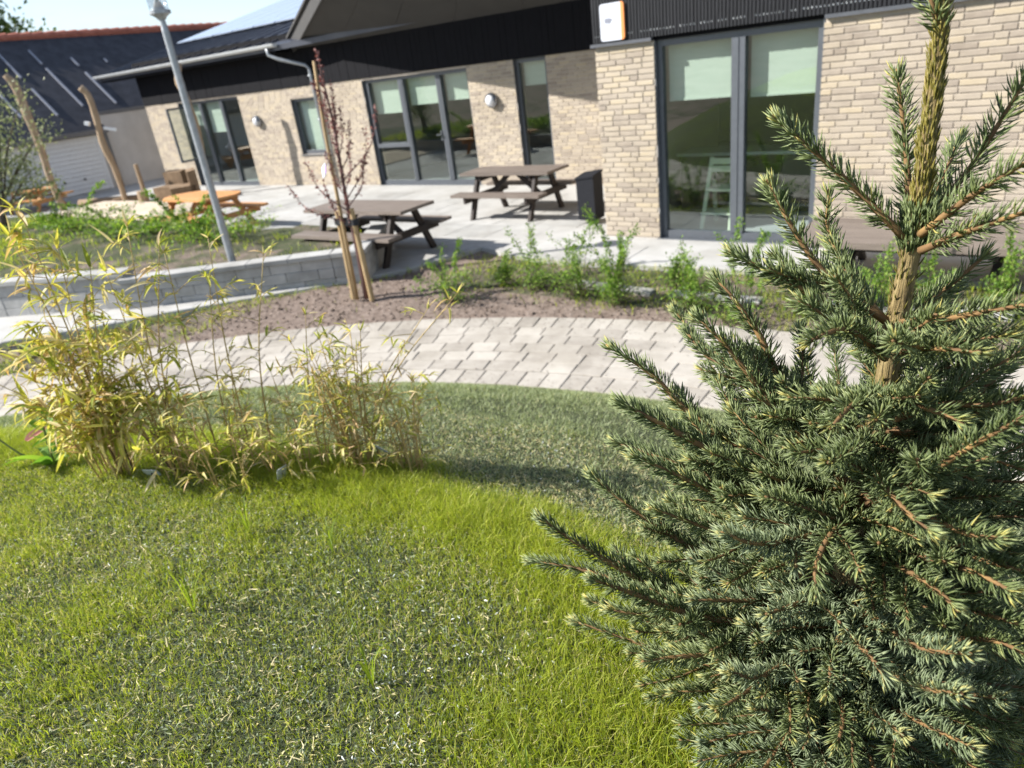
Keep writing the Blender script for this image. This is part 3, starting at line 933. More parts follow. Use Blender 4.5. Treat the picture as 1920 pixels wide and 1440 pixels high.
# windows: the frame is the window part, panes and blinds its sub-parts
def window(x0, x1, z0, z1, y, mulls, fw_=0.075, dep=0.09, rec=0.10, trans=None, blinds=(), sill=True):
    yb = y + rec
    mb = SB()
    mb.box(x0, x0 + fw_, yb, yb + dep, z0, z1)
    mb.box(x1 - fw_, x1, yb, yb + dep, z0, z1)
    mb.box(x0 + fw_, x1 - fw_, yb + 0.002, yb + dep - 0.002, z1 - fw_, z1)
    mb.box(x0 + fw_, x1 - fw_, yb + 0.002, yb + dep - 0.002, z0, z0 + fw_ + 0.02)
    for mx_, mw in mulls:
        mb.box(mx_ - mw / 2, mx_ + mw / 2, yb - 0.012, yb + dep, z0 + fw_ + 0.02, z1 - fw_)
        mb.box(mx_ - 0.006, mx_ + 0.006, yb - 0.02, yb - 0.012, z0 + fw_ + 0.02, z1 - fw_)
    # reveal lining
    mb.box(x0 - 0.004, x0 + 0.014, y + 0.012, yb, z0, z1)
    mb.box(x1 - 0.014, x1 + 0.004, y + 0.012, yb, z0, z1)
    xs_ = [x0 + fw_] + [m_ for mx_, mw in mulls for m_ in (mx_ - mw / 2, mx_ + mw / 2)] + [x1 - fw_]
    bays = list(zip(xs_[::2], xs_[1::2]))
    if trans:
        bi, tz, th = trans
        a, b2 = bays[bi]
        mb.box(a, b2, yb - 0.014, yb + dep, tz - th / 2, tz + th / 2)
        mb.box(a - 0.0, a + 0.05, yb - 0.014, yb + dep - .01, tz + th / 2, z1 - fw_)
        mb.box(b2 - 0.05, b2, yb - 0.014, yb + dep - .01, tz + th / 2, z1 - fw_)
    if sill:
        mb.box(x0 - 0.03, x1 + 0.03, y - 0.03, yb, z0 - 0.022, z0 - 0.002)
    w = part(mb, 'window', M['dark_frame'])
    for i, (a, b2) in enumerate(bays):
        p = SB(); p.box(a - 0.005, b2 + 0.005, yb + 0.045, yb + 0.053, z0 + fw_, z1 - fw_ + 0.01)
        part(p, 'pane', M['glass'], w)
        for bi, zb in blinds:
            if bi == i:
                p = SB()
                p.box(a + 0.02, b2 - 0.02, yb + dep + 0.06, yb + dep + 0.064, zb, z1 + 0.05)
                p.box(a + 0.02, b2 - 0.02, yb + dep + 0.052, yb + dep + 0.072, zb - 0.025, zb)
                part(p, 'blind', M['blind'], w)
    return w
window(-4.24, -2.26, 0.0, 2.44, FY, [(-3.21, 0.16)], rec=0.07, blinds=[(0, 1.74), (1, 1.72)])
window(-21.2, -18.2, 0.0, 2.36, RY, [(-20.2, 0.12), (-19.15, 0.12)], rec=0.08, blinds=[(0, 1.72), (1, 1.5)])
window(-16.0, -14.86, 0.78, 2.13, RY, [], rec=0.08, blinds=[(0, 0.86)])
window(-13.3, -10.15, 0.0, 2.36, RY, [(-12.12, 0.10), (-11.03, 0.13)], rec=0.08, trans=(0, 0.90, 0.09), blinds=[(0, 1.62), (1, 1.75), (2, 1.78)])
window(-8.96, -8.19, 0.0, 2.40, RY, [], rec=0.08, blinds=[(0, 1.92)])
# casement standing open at the far left
mb = SB()
a = Vector((-20.9, RY + 0.04, 0)); d = Vector((-0.10, -0.55, 0))
for z0, z1 in ((0.75, 0.81), (2.2, 2.26)):
    mb.bar(a + Vector((0, 0, (z0 + z1) / 2)), a + d + Vector((0, 0, (z0 + z1) / 2)), 0.05, 0.06)
for t in (0.03, 0.97):
    mb.bar(a + d * t + Vector((0, 0, 0.75)), a + d * t + Vector((0, 0, 2.26)), 0.06, 0.05, up=(1, 0, 0))
ow = part(mb, 'window', M['dark_frame'])
mb = SB()
mb.bar(a + d * 0.03 + Vector((0, 0, 1.5)), a + d * 0.97 + Vector((0, 0, 1.5)), 0.01, 1.4)
part(mb, 'pane', M['glass'], ow)

# lever handles on the door leaves
for hx, hy in ((-11.13, RY + 0.06), (-19.26, RY + 0.06)):
    mb = SB()
    mb.box(hx - 0.015, hx + 0.015, hy - 0.012, hy + 0.02, 0.95, 1.17)
    mb.bar((hx, hy - 0.045, 1.08), (hx - 0.12, hy - 0.045, 1.08), 0.018, 0.018)
    mb.bar((hx, hy + 0.01, 1.08), (hx, hy - 0.05, 1.08), 0.018, 0.018)
    part(mb, 'door_handle', M['dark_frame'])
# metal flashing over the brick, cladding and bands
mb = SB()
mb.box(-5.10, -4.25, FY - 0.05, FY + 0.02, TOPF, TOPF + 0.04)
mb.box(-2.25, 3.6, FY - 0.05, FY + 0.02, TOPF, TOPF + 0.04)
mb.box(-5.10, -5.06, FY + 0.02, RY, TOPF, TOPF + 0.04)
part(mb, 'flashing', M['flashing'])
mb = SB()
mb.box(-5.06, 3.6, FY + 0.03, FY + 0.3, TOPF + 0.002, 4.3)
mb.box(-5.055, -4.8, FY + 0.302, RY, TOPF + 0.042, 4.3)
part(mb, 'cladding_backing', M['black_board'])
mb = SB()
x = -5.06
while x < 3.6:
    mb.tint = random.random()
    mb.box(x, x + 0.030, FY - 0.035 + random.uniform(-.003, .003), FY + 0.031, TOPF + 0.045, 4.3)
    x += 0.0425
part(mb, 'cladding_board', M['cladding'], kind='stuff')
mb = SB()
x = -5.06 + 0.0305
while x < 3.6:
    if random.random() > 0.16:
        mb.box(x, x + 0.012, FY - 0.030, FY + 0.02, 2.556, 2.556 + random.uniform(0.010, 0.020))
    x += 0.0425
part(mb, 'groove_sun_dot', M['zinc'], kind='stuff')  # pale pegs added to stand in for the sunlit ends of the grooves
mb = SB()
x = -23.04
while x < -5.1:
    mb.box(x, x + 0.136, RY - 0.02 + random.uniform(-.004, .004), RY + 0.3, TOPR + 0.002, 3.6)
    x += 0.14
part(mb, 'black_band', M['black_board'], kind='stuff')

# canopy: soffit panels rising outwards from the wall, with a dark verge on the left
K = 0.55
def soff(x, dy):
    return (x, RY - dy, 3.22 + K * dy)
edges_dy = [0.0, 2.7]
nseg = 6
xl0, xl1 = -15.5, -15.5 + 2.2 * 2.7
for i in range(nseg):
    # joints run askew like the verge
    a0 = xl0 + (-5.1 - xl0) * i / nseg; a1 = xl0 + (-5.1 - xl0) * (i + 1) / nseg
    b0 = xl1 + (-5.1 - xl1) * i / nseg; b1 = xl1 + (-5.1 - xl1) * (i + 1) / nseg
    g = 0.006
    for (d0, d1) in ((0.0, 1.35), (1.35, 2.7)):
        f0, f1 = d0 / 2.7, d1 / 2.7
        P = [soff(a0 + (b0 - a0) * f0 + g, d0 + g), soff(a1 + (b1 - a1) * f0 - g, d0 + g), soff(a1 + (b1 - a1) * f1 - g, d1 - g), soff(a0 + (b0 - a0) * f1 + g, d1 - g)]
        mb = SB()
        mb.add(P + [(p[0], p[1], p[2] + 0.02) for p in P], [(3, 2, 1, 0), (4, 5, 6, 7), (0, 1, 5, 4), (1, 2, 6, 5), (2, 3, 7, 6), (3, 0, 4, 7)])
        part(mb, 'soffit_panel', M['soffit'])
mb = SB()
P = [soff(xl0 - 0.02, -0.1), soff(-5.12, -0.1), soff(-5.12, 2.72), soff(xl1 - 0.02, 2.72)]
P = [(p[0], p[1], p[2] + 0.022) for p in P]
mb.add(P + [(p[0], p[1], p[2] + 0.30) for p in P], [(3, 2, 1, 0), (4, 5, 6, 7), (0, 1, 5, 4), (1, 2, 6, 5), (2, 3, 7, 6), (3, 0, 4, 7)])
part(mb, 'canopy_roof', M['standing_seam'])
mb = SB()
a, b2 = Vector(soff(xl0 - 0.03, -0.05)), Vector(soff(xl1 - 0.03, 2.74))
mb.bar(a + Vector((0, 0, 0.13)), b2 + Vector((0, 0, 0.13)), 0.05, 0.34)
mb.bar(a + Vector((-0.04, 0, 0.30)), b2 + Vector((-0.04, 0, 0.30)), 0.14, 0.05)
part(mb, 'fascia', M['soffit'])

# low pitched metal roof on the left with seams, gutter, downpipe, solar array
RS, R0Y, R0Z = 0.25, 12.0, 3.38
def roofp(x, y, lift=0.0):
    return (x, y, R0Z + RS * (y - R0Y) + lift)
mb = SB()
P = [roofp(-24.4, 11.95), roofp(-15.5, 11.95), roofp(-5.2, 12.6), roofp(-5.2, 22.0), roofp(-24.4, 22.0)]
mb.add([(p[0], p[1], p[2] - 0.12) for p in P] + P, [(4, 3, 2, 1, 0), (5, 6, 7, 8, 9)] + [(i, (i + 1) % 5, 5 + (i + 1) % 5, 5 + i) for i in range(5)])
roof = part(mb, 'roof', M['standing_seam'])
x = -24.3
while x < -15.4:
    mb = SB()
    mb.bar(roofp(x, 11.97, 0.02), roofp(x, 21.9, 0.02), 0.028, 0.045)
    part(mb, 'seam', M['standing_seam'], roof)
    x += 0.56
solar_me = None
pw, pl = 1.0, 1.66
for r in range(4):
    for c in range(13):
        x0 = -24.1 + c * (pw + 0.05); y0 = 14.72 + r * (pl + 0.05)
        mb = SB()
        P = [roofp(x0, y0, 0.10), roofp(x0 + pw, y0, 0.10), roofp(x0 + pw, y0 + pl, 0.10), roofp(x0, y0 + pl, 0.10)]
        mb.add([(p[0], p[1], p[2] - 0.035) for p in P] + P, [(3, 2, 1, 0), (4, 5, 6, 7), (0, 1, 5, 4), (1, 2, 6, 5), (2, 3, 7, 6), (3, 0, 4, 7)])
        part(mb, 'solar_panel', M['solar'], roof)
mb = SB()
prof = []
for k in range(9):
    a = PI + PI * k / 8
    prof.append((0.085 * math.cos(a), 0.085 * math.sin(a)))
outer = prof; inner = [(x * 0.93, z * 0.93) for x, z in prof[::-1]]
loop = outer + inner
x0, x1 = -24.45, -15.42
nn = len(loop)
mb.add([(x0, 11.88 + p[0], 3.40 + p[1]) for p in loop] + [(x1, 11.88 + p[0], 3.40 + p[1]) for p in loop],
       [(i, (i + 1) % nn, nn + (i + 1) % nn, nn + i) for i in range(nn)])
mb.add([(x0, 11.88 + p[0], 3.40 + p[1]) for p in outer], [tuple(range(9))])
mb.add([(x1, 11.88 + p[0], 3.40 + p[1]) for p in outer], [tuple(range(9))])
part(mb, 'gutter', M['zinc'], smooth=False)
mb = SB()
mb.tube([(-15.75, 11.88, 3.36), (-15.75, 11.88, 3.18), (-15.55, 11.98, 3.06), (-15.0, 12.30, 2.86), (-14.92, 12.33, 2.76), (-14.92, 12.33, 0.05)], 0.042, 10)
for z in (0.5, 1.6, 2.6):
    mb.box(-14.98, -14.86, 12.28, 12.40, z, z + 0.03)
part(mb, 'downpipe', M['galv'], smooth=True)
mb = SB()
mb.box(-24.4, -15.6, 11.98, 12.38, 3.20, 3.245)
part(mb, 'eaves_board', M['black_board'])
# flat roof and rear enclosure
mb = SB()
mb.box(-5.1, 3.6, FY + 0.3, 22, 4.15, 4.3)
mb.box(-23.0, 3.6, 21.7, 22.0, -0.05, 4.1)
mb.box(3.3, 3.6, FY + 0.302, 21.69, -0.05, 4.14)
part(mb, 'rear_enclosure', M['room_wall'])
# rooms behind the glass
mb = SB()
mb.box(-22.7, -5.1, RY + 0.31, 17.4, -0.06, 0.0)
mb.box(-4.75, 3.2, FY + 0.31, 14.4, -0.06, 0.0)
part(mb, 'room_floor', M['room_floor'])
mb = SB()
mb.box(-22.7, -5.1, RY + 0.31, 17.6, 2.62, 2.7)
mb.box(-22.7, -5.1, 17.4, 17.6, 0.0, 2.62)
mb.box(-17.4, -17.25, RY + 0.31, 17.4, 0.0, 2.62)
mb.box(-14.2, -14.05, RY + 0.31, 17.4, 0.0, 2.62)
mb.box(-9.75, -9.6, RY + 0.31, 17.4, 0.0, 2.62)
mb.box(-4.75, 3.2, FY + 0.31, 14.6, 2.66, 2.74)
mb.box(-4.75, 3.2, 14.4, 14.6, 0.0, 2.66)
mb.box(-1.6, -1.45, FY + 0.31, 14.4, 0.0, 2.66)
part(mb, 'room_wall', M['room_wall'])
mb = SB()
for z in (0.55, 1.0, 1.45, 1.9):
    mb.box(-19.1, -18.3, 14.6, 15.0, z, z + 0.04)
mb.box(-19.12, -19.08, 14.6, 15.0, 0.0, 2.0)
mb.box(-18.32, -18.28, 14.6, 15.0, 0.0, 2.0)
part(mb, 'shelf', M['room_dark'])
mb = SB()
mb.box(-4.7, -2.0, 10.45, 11.1, 0.80, 0.84)
kc = part(mb, 'counter', M['counter'])
mb = SB()
mb.box(-3.15, -2.05, 10.5, 11.05, 0.0, 0.798)
mb.box(-4.66, -4.1, 10.5, 11.05, 0.0, 0.798)
part(mb, 'counter_front', M['room_dark'], kc)

# wall lamps
def wall_lamp(x, z, label):
    t = thing('wall_lamp', label, 'wall lamp', (x, RY, z), 0, 'round bulkhead lamps on the brick wall')
    mb = MB(); mb.lathe((0, 0, 0), [(0.14, 0.0), (0.15, 0.03), (0.145, 0.07), (0.12, 0.09)], 20, axis=(0, -1, 0))
    mb.build('lamp_body', M['bulkhead'], t, smooth=True)
    mb = MB(); mb.lathe((0, 0, 0), [(0.115, 0.085), (0.105, 0.115), (0.07, 0.14), (0.02, 0.15)], 20, axis=(0, -1, 0))
    mb.build('diffuser', M['bulk_glass'], t, smooth=True)
    mb = MB()
    mb.bar((-0.13, -0.10, 0.0), (0.13, -0.10, 0.0), 0.02, 0.02)
    for s in (-1, 1):
        mb.box(s * 0.12 - 0.012, s * 0.12 + 0.012, -0.115, -0.03, -0.02, 0.02)
    # upper half shield
    mb.add([(0.135 * math.cos(a), -0.095, 0.135 * math.sin(a)) for a in np.linspace(0, PI, 9)] + [(0.12 * math.cos(a), -0.13, 0.12 * math.sin(a)) for a in np.linspace(0, PI, 9)],
           [(i, i + 1, 10 + i, 9 + i) for i in range(8)])
    mb.build('guard', M['dark_frame'], t)
wall_lamp(-9.56, 1.70, 'round silver and black wall lamp between the tall narrow window and the big window')
wall_lamp(-17.52, 1.69, 'small round wall lamp between the far glass doors and the small window')

# sign on the black cladding
sg = thing('warning_sign', 'white sign with orange right edge and grey camera picture on the black cladding', 'sign', (-4.76, FY - 0.04, 2.50))
def rrect(w, h, r, n=5):
    pts = []
    for cx, cz, a0 in ((w / 2 - r, r, -PI / 2), (w / 2 - r, h - r, 0), (-w / 2 + r, h - r, PI / 2), (-w / 2 + r, r, PI)):
        for k in range(n + 1):
            a = a0 + PI / 2 * k / n
            pts.append((cx + r * math.cos(a), cz + r * math.sin(a)))
    return pts
def plate(pts, y0, y1):
    n = len(pts); mb = MB()
    mb.add([(p[0], y0, p[1]) for p in pts] + [(p[0], y1, p[1]) for p in pts], [tuple(range(n)), tuple(range(2 * n - 1, n - 1, -1))] + [(i, n + i, n + (i + 1) % n, (i + 1) % n) for i in range(n)])
    return mb
plate(rrect(0.335, 0.42, 0.035), -0.022, 0.0).build('sign_plate', M['sign_white'], sg)
p = [q_ for q_ in rrect(0.337, 0.422, 0.035) if q_[0] > 0.11]
p = sorted([q_ for q_ in p], key=lambda q_: q_[1])
plate([(0.125, -0.001)] + p + [(0.125, 0.421)], -0.026, 0.001).build('sign_edge', M['sign_orange'], sg)
plate([(-0.10, 0.205), (-0.02, 0.20), (-0.02, 0.225), (0.0, 0.225), (0.0, 0.245), (-0.02, 0.245), (-0.02, 0.255), (-0.10, 0.255)], -0.025, -0.02).build('pictogram', M['sign_grey'], sg)
mb = MB()
mb.box(-0.055, -0.045, -0.024, -0.02, 0.165, 0.20)
for z, a, b2 in ((0.33, -0.1, 0.04), (0.305, -0.1, 0.01), (0.10, -0.08, 0.05), (0.08, -0.08, 0.02)):
    mb.box(a, b2, -0.0235, -0.02, z, z + 0.008)
mb.build('print_line', M['sign_pale'], sg)

# litter bin in the corner by the pier
t = thing('litter_bin', 'dark grey litter bin with sloping top standing behind the brick pier', 'litter bin', (-5.72, 9.55, 0))
mb = MB(); P = [(-0.15, -0.14), (0.15, -0.14), (0.15, 0.14), (-0.15, 0.14)]
mb.prism(P, 0.06, [0.66, 0.70, 0.74, 0.70]); mb.build('bin_body', M['bin'], t)
mb = MB(); mb.prism([(p_[0] * 1.06, p_[1] * 1.06) for p_ in P], 0.0, 0.0)
mb = MB()
zt = [0.665, 0.705, 0.745, 0.705]
PP = [(p_[0] * 1.08, p_[1] * 1.08) for p_ in P]
mb.add([(p_[0], p_[1], z) for p_, z in zip(PP, zt)] + [(p_[0], p_[1], z + 0.03) for p_, z in zip(PP, zt)],
       [(3, 2, 1, 0), (4, 5, 6, 7), (0, 1, 5, 4), (1, 2, 6, 5), (2, 3, 7, 6), (3, 0, 4, 7)])
mb.build('bin_lid', M['bin'], t)


mb = MB(); mb.box(-0.05, 0.05, -0.05, 0.05, 0, 0.062); mb.build('foot', M['dark_wood'], t)

# high chair behind the glass
t = thing('high_chair', 'pale green wooden high chair seen behind the glass of the large window', 'chair', (-3.66, 9.6, 0))
for s in (-1, 1):
    mb = MB(); mb.bar((s * 0.20, -0.25, 0.0), (s * 0.15, 0.02, 0.92), 0.05, 0.03, up=(0, 1, 0)); mb.build('leg', M['green_chair'], t)
    mb = MB(); mb.bar((s * 0.20, 0.28, 0.0), (s * 0.16, 0.10, 0.60), 0.05, 0.03, up=(0, 1, 0)); mb.build('leg', M['green_chair'], t)
mb = MB(); mb.box(-0.17, 0.17, -0.16, 0.2, 0.50, 0.53); mb.build('seat', M['green_chair'], t)
mb = MB(); mb.box(-0.22, 0.22, -0.24, 0.06, 0.20, 0.225); mb.build('footrest', M['green_chair'], t)
for z in (0.78, 0.88):
    mb = MB(); mb.box(-0.15, 0.15, -0.035, 0.0, z - 0.045, z + 0.03); mb.build('back_rail', M['green_chair'], t)

# ------------------------------------------------------------------ building on the left
LB = np.array([-26.0, 12.0, 0])
lb = thing('outbuilding', 'dark roofed outbuilding with pale garage doors and red ridge tiles at the far left', 'building', tuple(LB))
def LBm():
    return MB(LB)
mb = LBm(); mb.box(-34, -26.0, 4.0, 12.35, -0.05, 1.97); mb.box(-34, -26.0, 12.352, 24, -0.05, 2.36)
mb.build('wall', M['pale_wall'], lb)
SL = 0.77
def lroof(x, y, lift=0.0):
    return (x, y, 1.97 + SL * (-25.9 - x) + lift)
mb = LBm()
for y0, y1, xe in ((4.0, 12.35, -25.75), (12.353, 24.0, -26.15)):
    P = [lroof(xe, y0), lroof(xe, y1), lroof(-29.9, y1), lroof(-29.9, y0)]
    mb.add([(p_[0], p_[1], p_[2] - 0.1) for p_ in P] + P, [(3, 2, 1, 0), (4, 5, 6, 7), (0, 1, 5, 4), (1, 2, 6, 5), (2, 3, 7, 6), (3, 0, 4, 7)])
P = [(-29.9, 4.0, 5.05), (-29.9, 24, 5.05), (-34.2, 24, 1.9), (-34.2, 4.0, 1.9)]
mb.add(P, [(0, 1, 2, 3)])
lr = mb.build('roof', M['roof_felt'], lb)
for y, segs in ((9.2, [(-28.6, -27.5), (-27.2, -26.2)]), (10.27, [(-29.2, -28.2), (-27.9, -26.6)]), (11.3, [(-29.3, -28.14), (-27.66, -26.5)]), (12.3, [(-29.27, -28.64), (-28.44, -26.75)]), (13.4, [(-28.82, -28.43), (-28.12, -26.69)]),
                (14.47, [(-28.65, -28.49)])):
    for a, b2 in segs:
        mb = LBm(); mb.bar(lroof(a, y, 0.03), lroof(b2, y, 0.03), 0.065, 0.045); mb.build('roof_batten', M['roof_strip'], lr)
y = 4.0
while y < 24:
    mb = LBm()
    mb.tube([(-29.9, y, 5.06), (-29.9, y + 0.42, 5.085)], [0.13, 0.15], 8)
    mb.build('ridge_tile', M['red_tile'], lr)
    y += 0.40
mb = LBm(); mb.box(-25.78, -25.70, 4.0, 12.35, 1.76, 1.90); mb.box(-26.1, -25.98, 12.36, 24, 2.30, 2.42)
mb.build('fascia', M['flashing'], lb)
# sectional door and white louvred front
for y0, y1 in ((9.75, 11.95), (6.6, 9.5), (4.2, 6.4)):
    mb = LBm(); mb.box(-25.995, -25.95, y0 - 0.08, y0, 0, 1.72); mb.box(-25.995, -25.95, y1, y1 + 0.08, 0, 1.72); mb.box(-25.995, -25.95, y0, y1, 1.64, 1.72)
    dr = mb.build('garage_door', M['white_metal'], lb)
    nsec = 12
    for k in range(nsec):
        z0 = 0.02 + k * 1.62 / nsec
        mb = LBm(); mb.box(-25.993, -25.962 + (0.006 if k % 2 else 0), y0 + 0.004, y1 - 0.004, z0 + 0.006, z0 + 1.62 / nsec - 0.006)
        mb.build('door_slat', M['white_metal'], dr)
    mb = LBm()
    mb.box(-25.955, -25.93, (y0 + y1) / 2 - 0.35, (y0 + y1) / 2 - 0.28, 0.42, 0.48); mb.box(-25.955, -25.93, (y0 + y1) / 2 + 0.3, (y0 + y1) / 2 + 0.37, 0.42, 0.48)
    mb.build('handle', M['rubber'], dr)
mb = LBm(); mb.box(-26.0, -25.90, 12.22, 12.36, 0.0, 1.95); mb.build('corner_post', M['dark_frame'], lb)
mb = LBm(); mb.box(-26.0, -25.93, 14.55, 14.75, 0.0, 2.36); mb.build('corner_trim', M['black_board'], lb)

# ------------------------------------------------------------------ tables
def picnic(name, label, L, W, mtop, mleg, loc, rotz=0, group=None, rounded=False, H=0.75, HS=0.45, np_=5):
    t = thing(name, label, 'picnic table', loc, rotz, group)
    pw = W / np_
    for i in range(np_):
        y0 = -W / 2 + i * pw
        hl = L / 2
        mb = MB()
        if rounded:
            yc0, yc1 = abs(y0 + 0.004), abs(y0 + pw - 0.004)
            e0 = hl - 0.30 * (yc0 / (W / 2)) ** 2.2; e1 = hl - 0.30 * (yc1 / (W / 2)) ** 2.2
            mb.prism([(-e0, y0 + 0.004), (e0, y0 + 0.004), (e1, y0 + pw - 0.004), (-e1, y0 + pw - 0.004)], H - 0.045, H)
        else:
            mb.prism([(-hl, y0 + 0.002), (hl, y0 + 0.002), (hl, y0 + pw - 0.002), (-hl, y0 + pw - 0.002)], H - 0.045, H)
        o = mb.build('top_plank', mtop, t)
        o.location.z = random.uniform(-.0015, .0015)
    for s in (-1, 1):
        for k in range(2):
            y0 = s * (W / 2 + 0.19) - 0.14 + k * 0.14
            mb = MB(); mb.box(-L / 2, L / 2, y0 + 0.002, y0 + 0.138, HS - 0.045, HS)
            mb.build('seat_plank', mtop, t)
    for sx in (-1, 1):
        x = sx * (L / 2 - 0.30)
        for sy in (-1, 1):
            mb = MB()
            a, b2 = Vector((x, sy * 0.20, H - 0.045)), Vector((x, sy * (W / 2 + 0.17), 0.0))
            d = (b2 - a).normalized(); n_ = Vector((0, d.z, -d.y))
            P = [a + n_ * 0.058, a - n_ * 0.058, b2 - n_ * 0.058, b2 + n_ * 0.058]
            for p_ in P[:2]:
                p_.z = H - 0.046
            for p_ in P[2:]:
                p_.z = 0.0
            mb.add([(x - 0.026, p_.y, p_.z) for p_ in P] + [(x + 0.026, p_.y, p_.z) for p_ in P],
                   [(0, 1, 2, 3), (7, 6, 5, 4), (0, 4, 5, 1), (1, 5, 6, 2), (2, 6, 7, 3), (3, 7, 4, 0)])
            mb.build('leg', mleg, t)
        mb = MB(); mb.box(x + 0.028 * sx - 0.02, x + 0.028 * sx + 0.028, -(W / 2 + 0.30), W / 2 + 0.30, HS - 0.15, HS - 0.047)
        mb.build('seat_beam', mleg, t)
        mb = MB(); mb.box(x - 0.08 * sx - 0.022, x - 0.08 * sx + 0.022, -W / 2 + 0.05, W / 2 - 0.05, H - 0.14, H - 0.047)
        mb.build('top_beam', mleg, t)
        mb = MB(); mb.bar((x - 0.10 * sx, 0, HS - 0.1), (x - 0.50 * sx, 0, H - 0.07), 0.045, 0.08); mb.build('brace', mleg, t)
    return t
g = 'brown picnic tables on the terrace'
picnic('picnic_table', 'brown picnic table behind the young staked tree', 2.0, 0.72, M['brown_plank'], M['dark_wood'], (-8.13, 7.22, 0), 0.03, g)
picnic('picnic_table', 'brown picnic table in front of the tall narrow window', 1.78, 0.68, M['brown_plank'], M['dark_wood'], (-7.43, 9.95, 0), 0.03, g)
g = 'orange wood picnic tables on the terrace'
picnic('picnic_table', 'orange wood picnic table with rounded top behind the lamp post', 1.95, 0.85, M['orange_wood'], M['orange_wood'], (-13.36, 7.75, 0), 0.02, g, rounded=True)
picnic('picnic_table', 'small orange wood picnic table at the far left behind the sapling', 1.5, 0.8, M['orange_wood'], M['orange_wood'], (-24.3, 8.9, 0), 0.5, g, rounded=True, H=0.6, HS=0.36)

t = thing('bench', 'long low brown plank bench on black legs by the brick wall at right', 'bench', (-0.6, 7.95, 0))
for k in range(5):
    mb = MB(); y0 = -0.60 + k * 0.20
    mb.box(-1.5, 2.4, y0 + 0.004, y0 + 0.196, 0.39, 0.45); mb.build('plank', M['brown_plank'], t)
for x in (-1.0, 0.25, 1.6):
    for s in (-1, 1):
        mb = MB(); mb.bar((x - 0.05 * s, s * 0.15, 0.36), (x + 0.0, s * 0.42, 0.0), 0.07, 0.07, up=(1, 0, 0)); mb.build('leg', M['dark_wood'], t)
    mb = MB(); mb.box(x - 0.04, x + 0.04, -0.55, 0.38, 0.33, 0.389); mb.build('cross_beam', M['dark_wood'], t)
mb = MB(); mb.bar((-0.9, -0.45, 0.36), (2.3, -0.45, 0.36), 0.04, 0.05); mb.build('rail', M['dark_wood'], t)

# sandpit with timber seats
xs_ = np.arange(-22.2, -15.8, 0.16); ys_ = np.arange(7.62, 10.3, 0.16)
XX, YY = np.meshgrid(xs_, ys_)
e = np.minimum.reduce([XX + 22.2, -15.9 - XX, YY - 7.6, 10.25 - YY])
ZZ = np.where(e > 0, 0.015 + 0.16 * np.clip(e / 0.8, 0, 1) * (0.4 + fbm(XX, YY, 0.9, 31)), -0.02)
ny, nx = XX.shape; idx = np.arange(nx * ny).reshape(ny, nx)
q = np.stack([idx[:-1, :-1], idx[:-1, 1:], idx[1:, 1:], idx[1:, :-1]], -1).reshape(-1, 4)
sp_ = link('sand', array_mesh('sand', np.stack([XX, YY, ZZ], -1).reshape(-1, 3), np.concatenate([q[:, [0, 1, 2]], q[:, [0, 2, 3]]]), np.zeros(nx * ny), M['sand']))
sp_['kind'] = 'structure'
tag(MB((0, 0, 0)).tube([(-22.5, 9.35, 0.09), (-20.6, 10.2, 0.10)], [0.13, 0.11], 9).build('log', M['box_wood'], smooth=True), 'low dark log lying along the edge of the sand between the poles', 'log')
def timber_seat(x, y, rz, label, w=0.75, h=0.62):
    t = thing('timber_bench', label, 'bench', (x, y, 0), rz, 'brown timber block seats by the sand')
    mb = MB(); mb.box(-w / 2, w / 2, -0.32, 0.32, 0, h * 0.55); mb.build('seat_block', M['box_wood'], t)
    mb = MB(); mb.prism([(-w / 2, 0.18), (w / 2, 0.18), (w / 2, 0.40), (-w / 2, 0.40)], 0.0, [h, h, h * 1.05, h * 1.05]); mb.build('backrest', M['box_wood'], t)
timber_seat(-19.5, 10.5, 0.3, 'brown timber block seat left one behind the sand', 0.62, 0.7)
timber_seat(-18.6, 10.35, -0.5, 'brown timber block seat right one behind the sand', 0.8, 0.75)
for x, y, h, r, lb_ in ((-20.3, 10.15, 1.02, 0.06, 'thin upright wooden post left of the timber seats'), (-19.35, 9.6, 0.42, 0.14, 'short pale log stump before the timber seats')):
    o = MB((x, y, 0)).tube([(x, y, 0), (x + 0.02, y, h)], [r, r * 0.9], 10).build('wooden_post', M['pole_wood'], smooth=False)
    o.location = (x, y, 0)
    tag(o, lb_, 'post')

# ------------------------------------------------------------------ poles, lamp post
def pole(pts, radii, label, fittings=()):
    b = pts[0]
    t = thing('timber_pole', label, 'pole', (b[0], b[1], 0), 0, 'crooked timber poles round the sand')
    mb = MB((b[0], b[1], 0)); mb.tube(smooth_path([(p[0] * 0.35 + b[0] * 0.65 if 0 < i < len(pts) - 1 else p[0], p[1] * 0.35 + b[1] * 0.65 if 0 < i < len(pts) - 1 else p[1], p[2] - 0.1 if i == 0 else p[2]) for i, p in enumerate(pts)], 18), np.interp(np.linspace(0, len(pts) - 1, 18), range(len(pts)), radii) * 0.58 * (1 + 0.08 * rng.normal(0, 1, 18)), 10)
    mb.build('trunk', M['pole_wood'], t, smooth=True)
    for f in fittings:
        mb = MB((b[0], b[1], 0)); mb.bar(*f); mb.build('bracket', M['white_metal'], t)
pole([(-22.68, 8.92, 0.0), (-22.72, 8.82, 0.9), (-22.66, 8.95, 1.69), (-22.69, 8.9, 2.59), (-22.72, 8.84, 3.3), (-22.74, 8.77, 3.60)],
     [0.16, 0.17, 0.16, 0.19, 0.20, 0.14], 'leftmost crooked timber pole beside the grey leaved sapling')
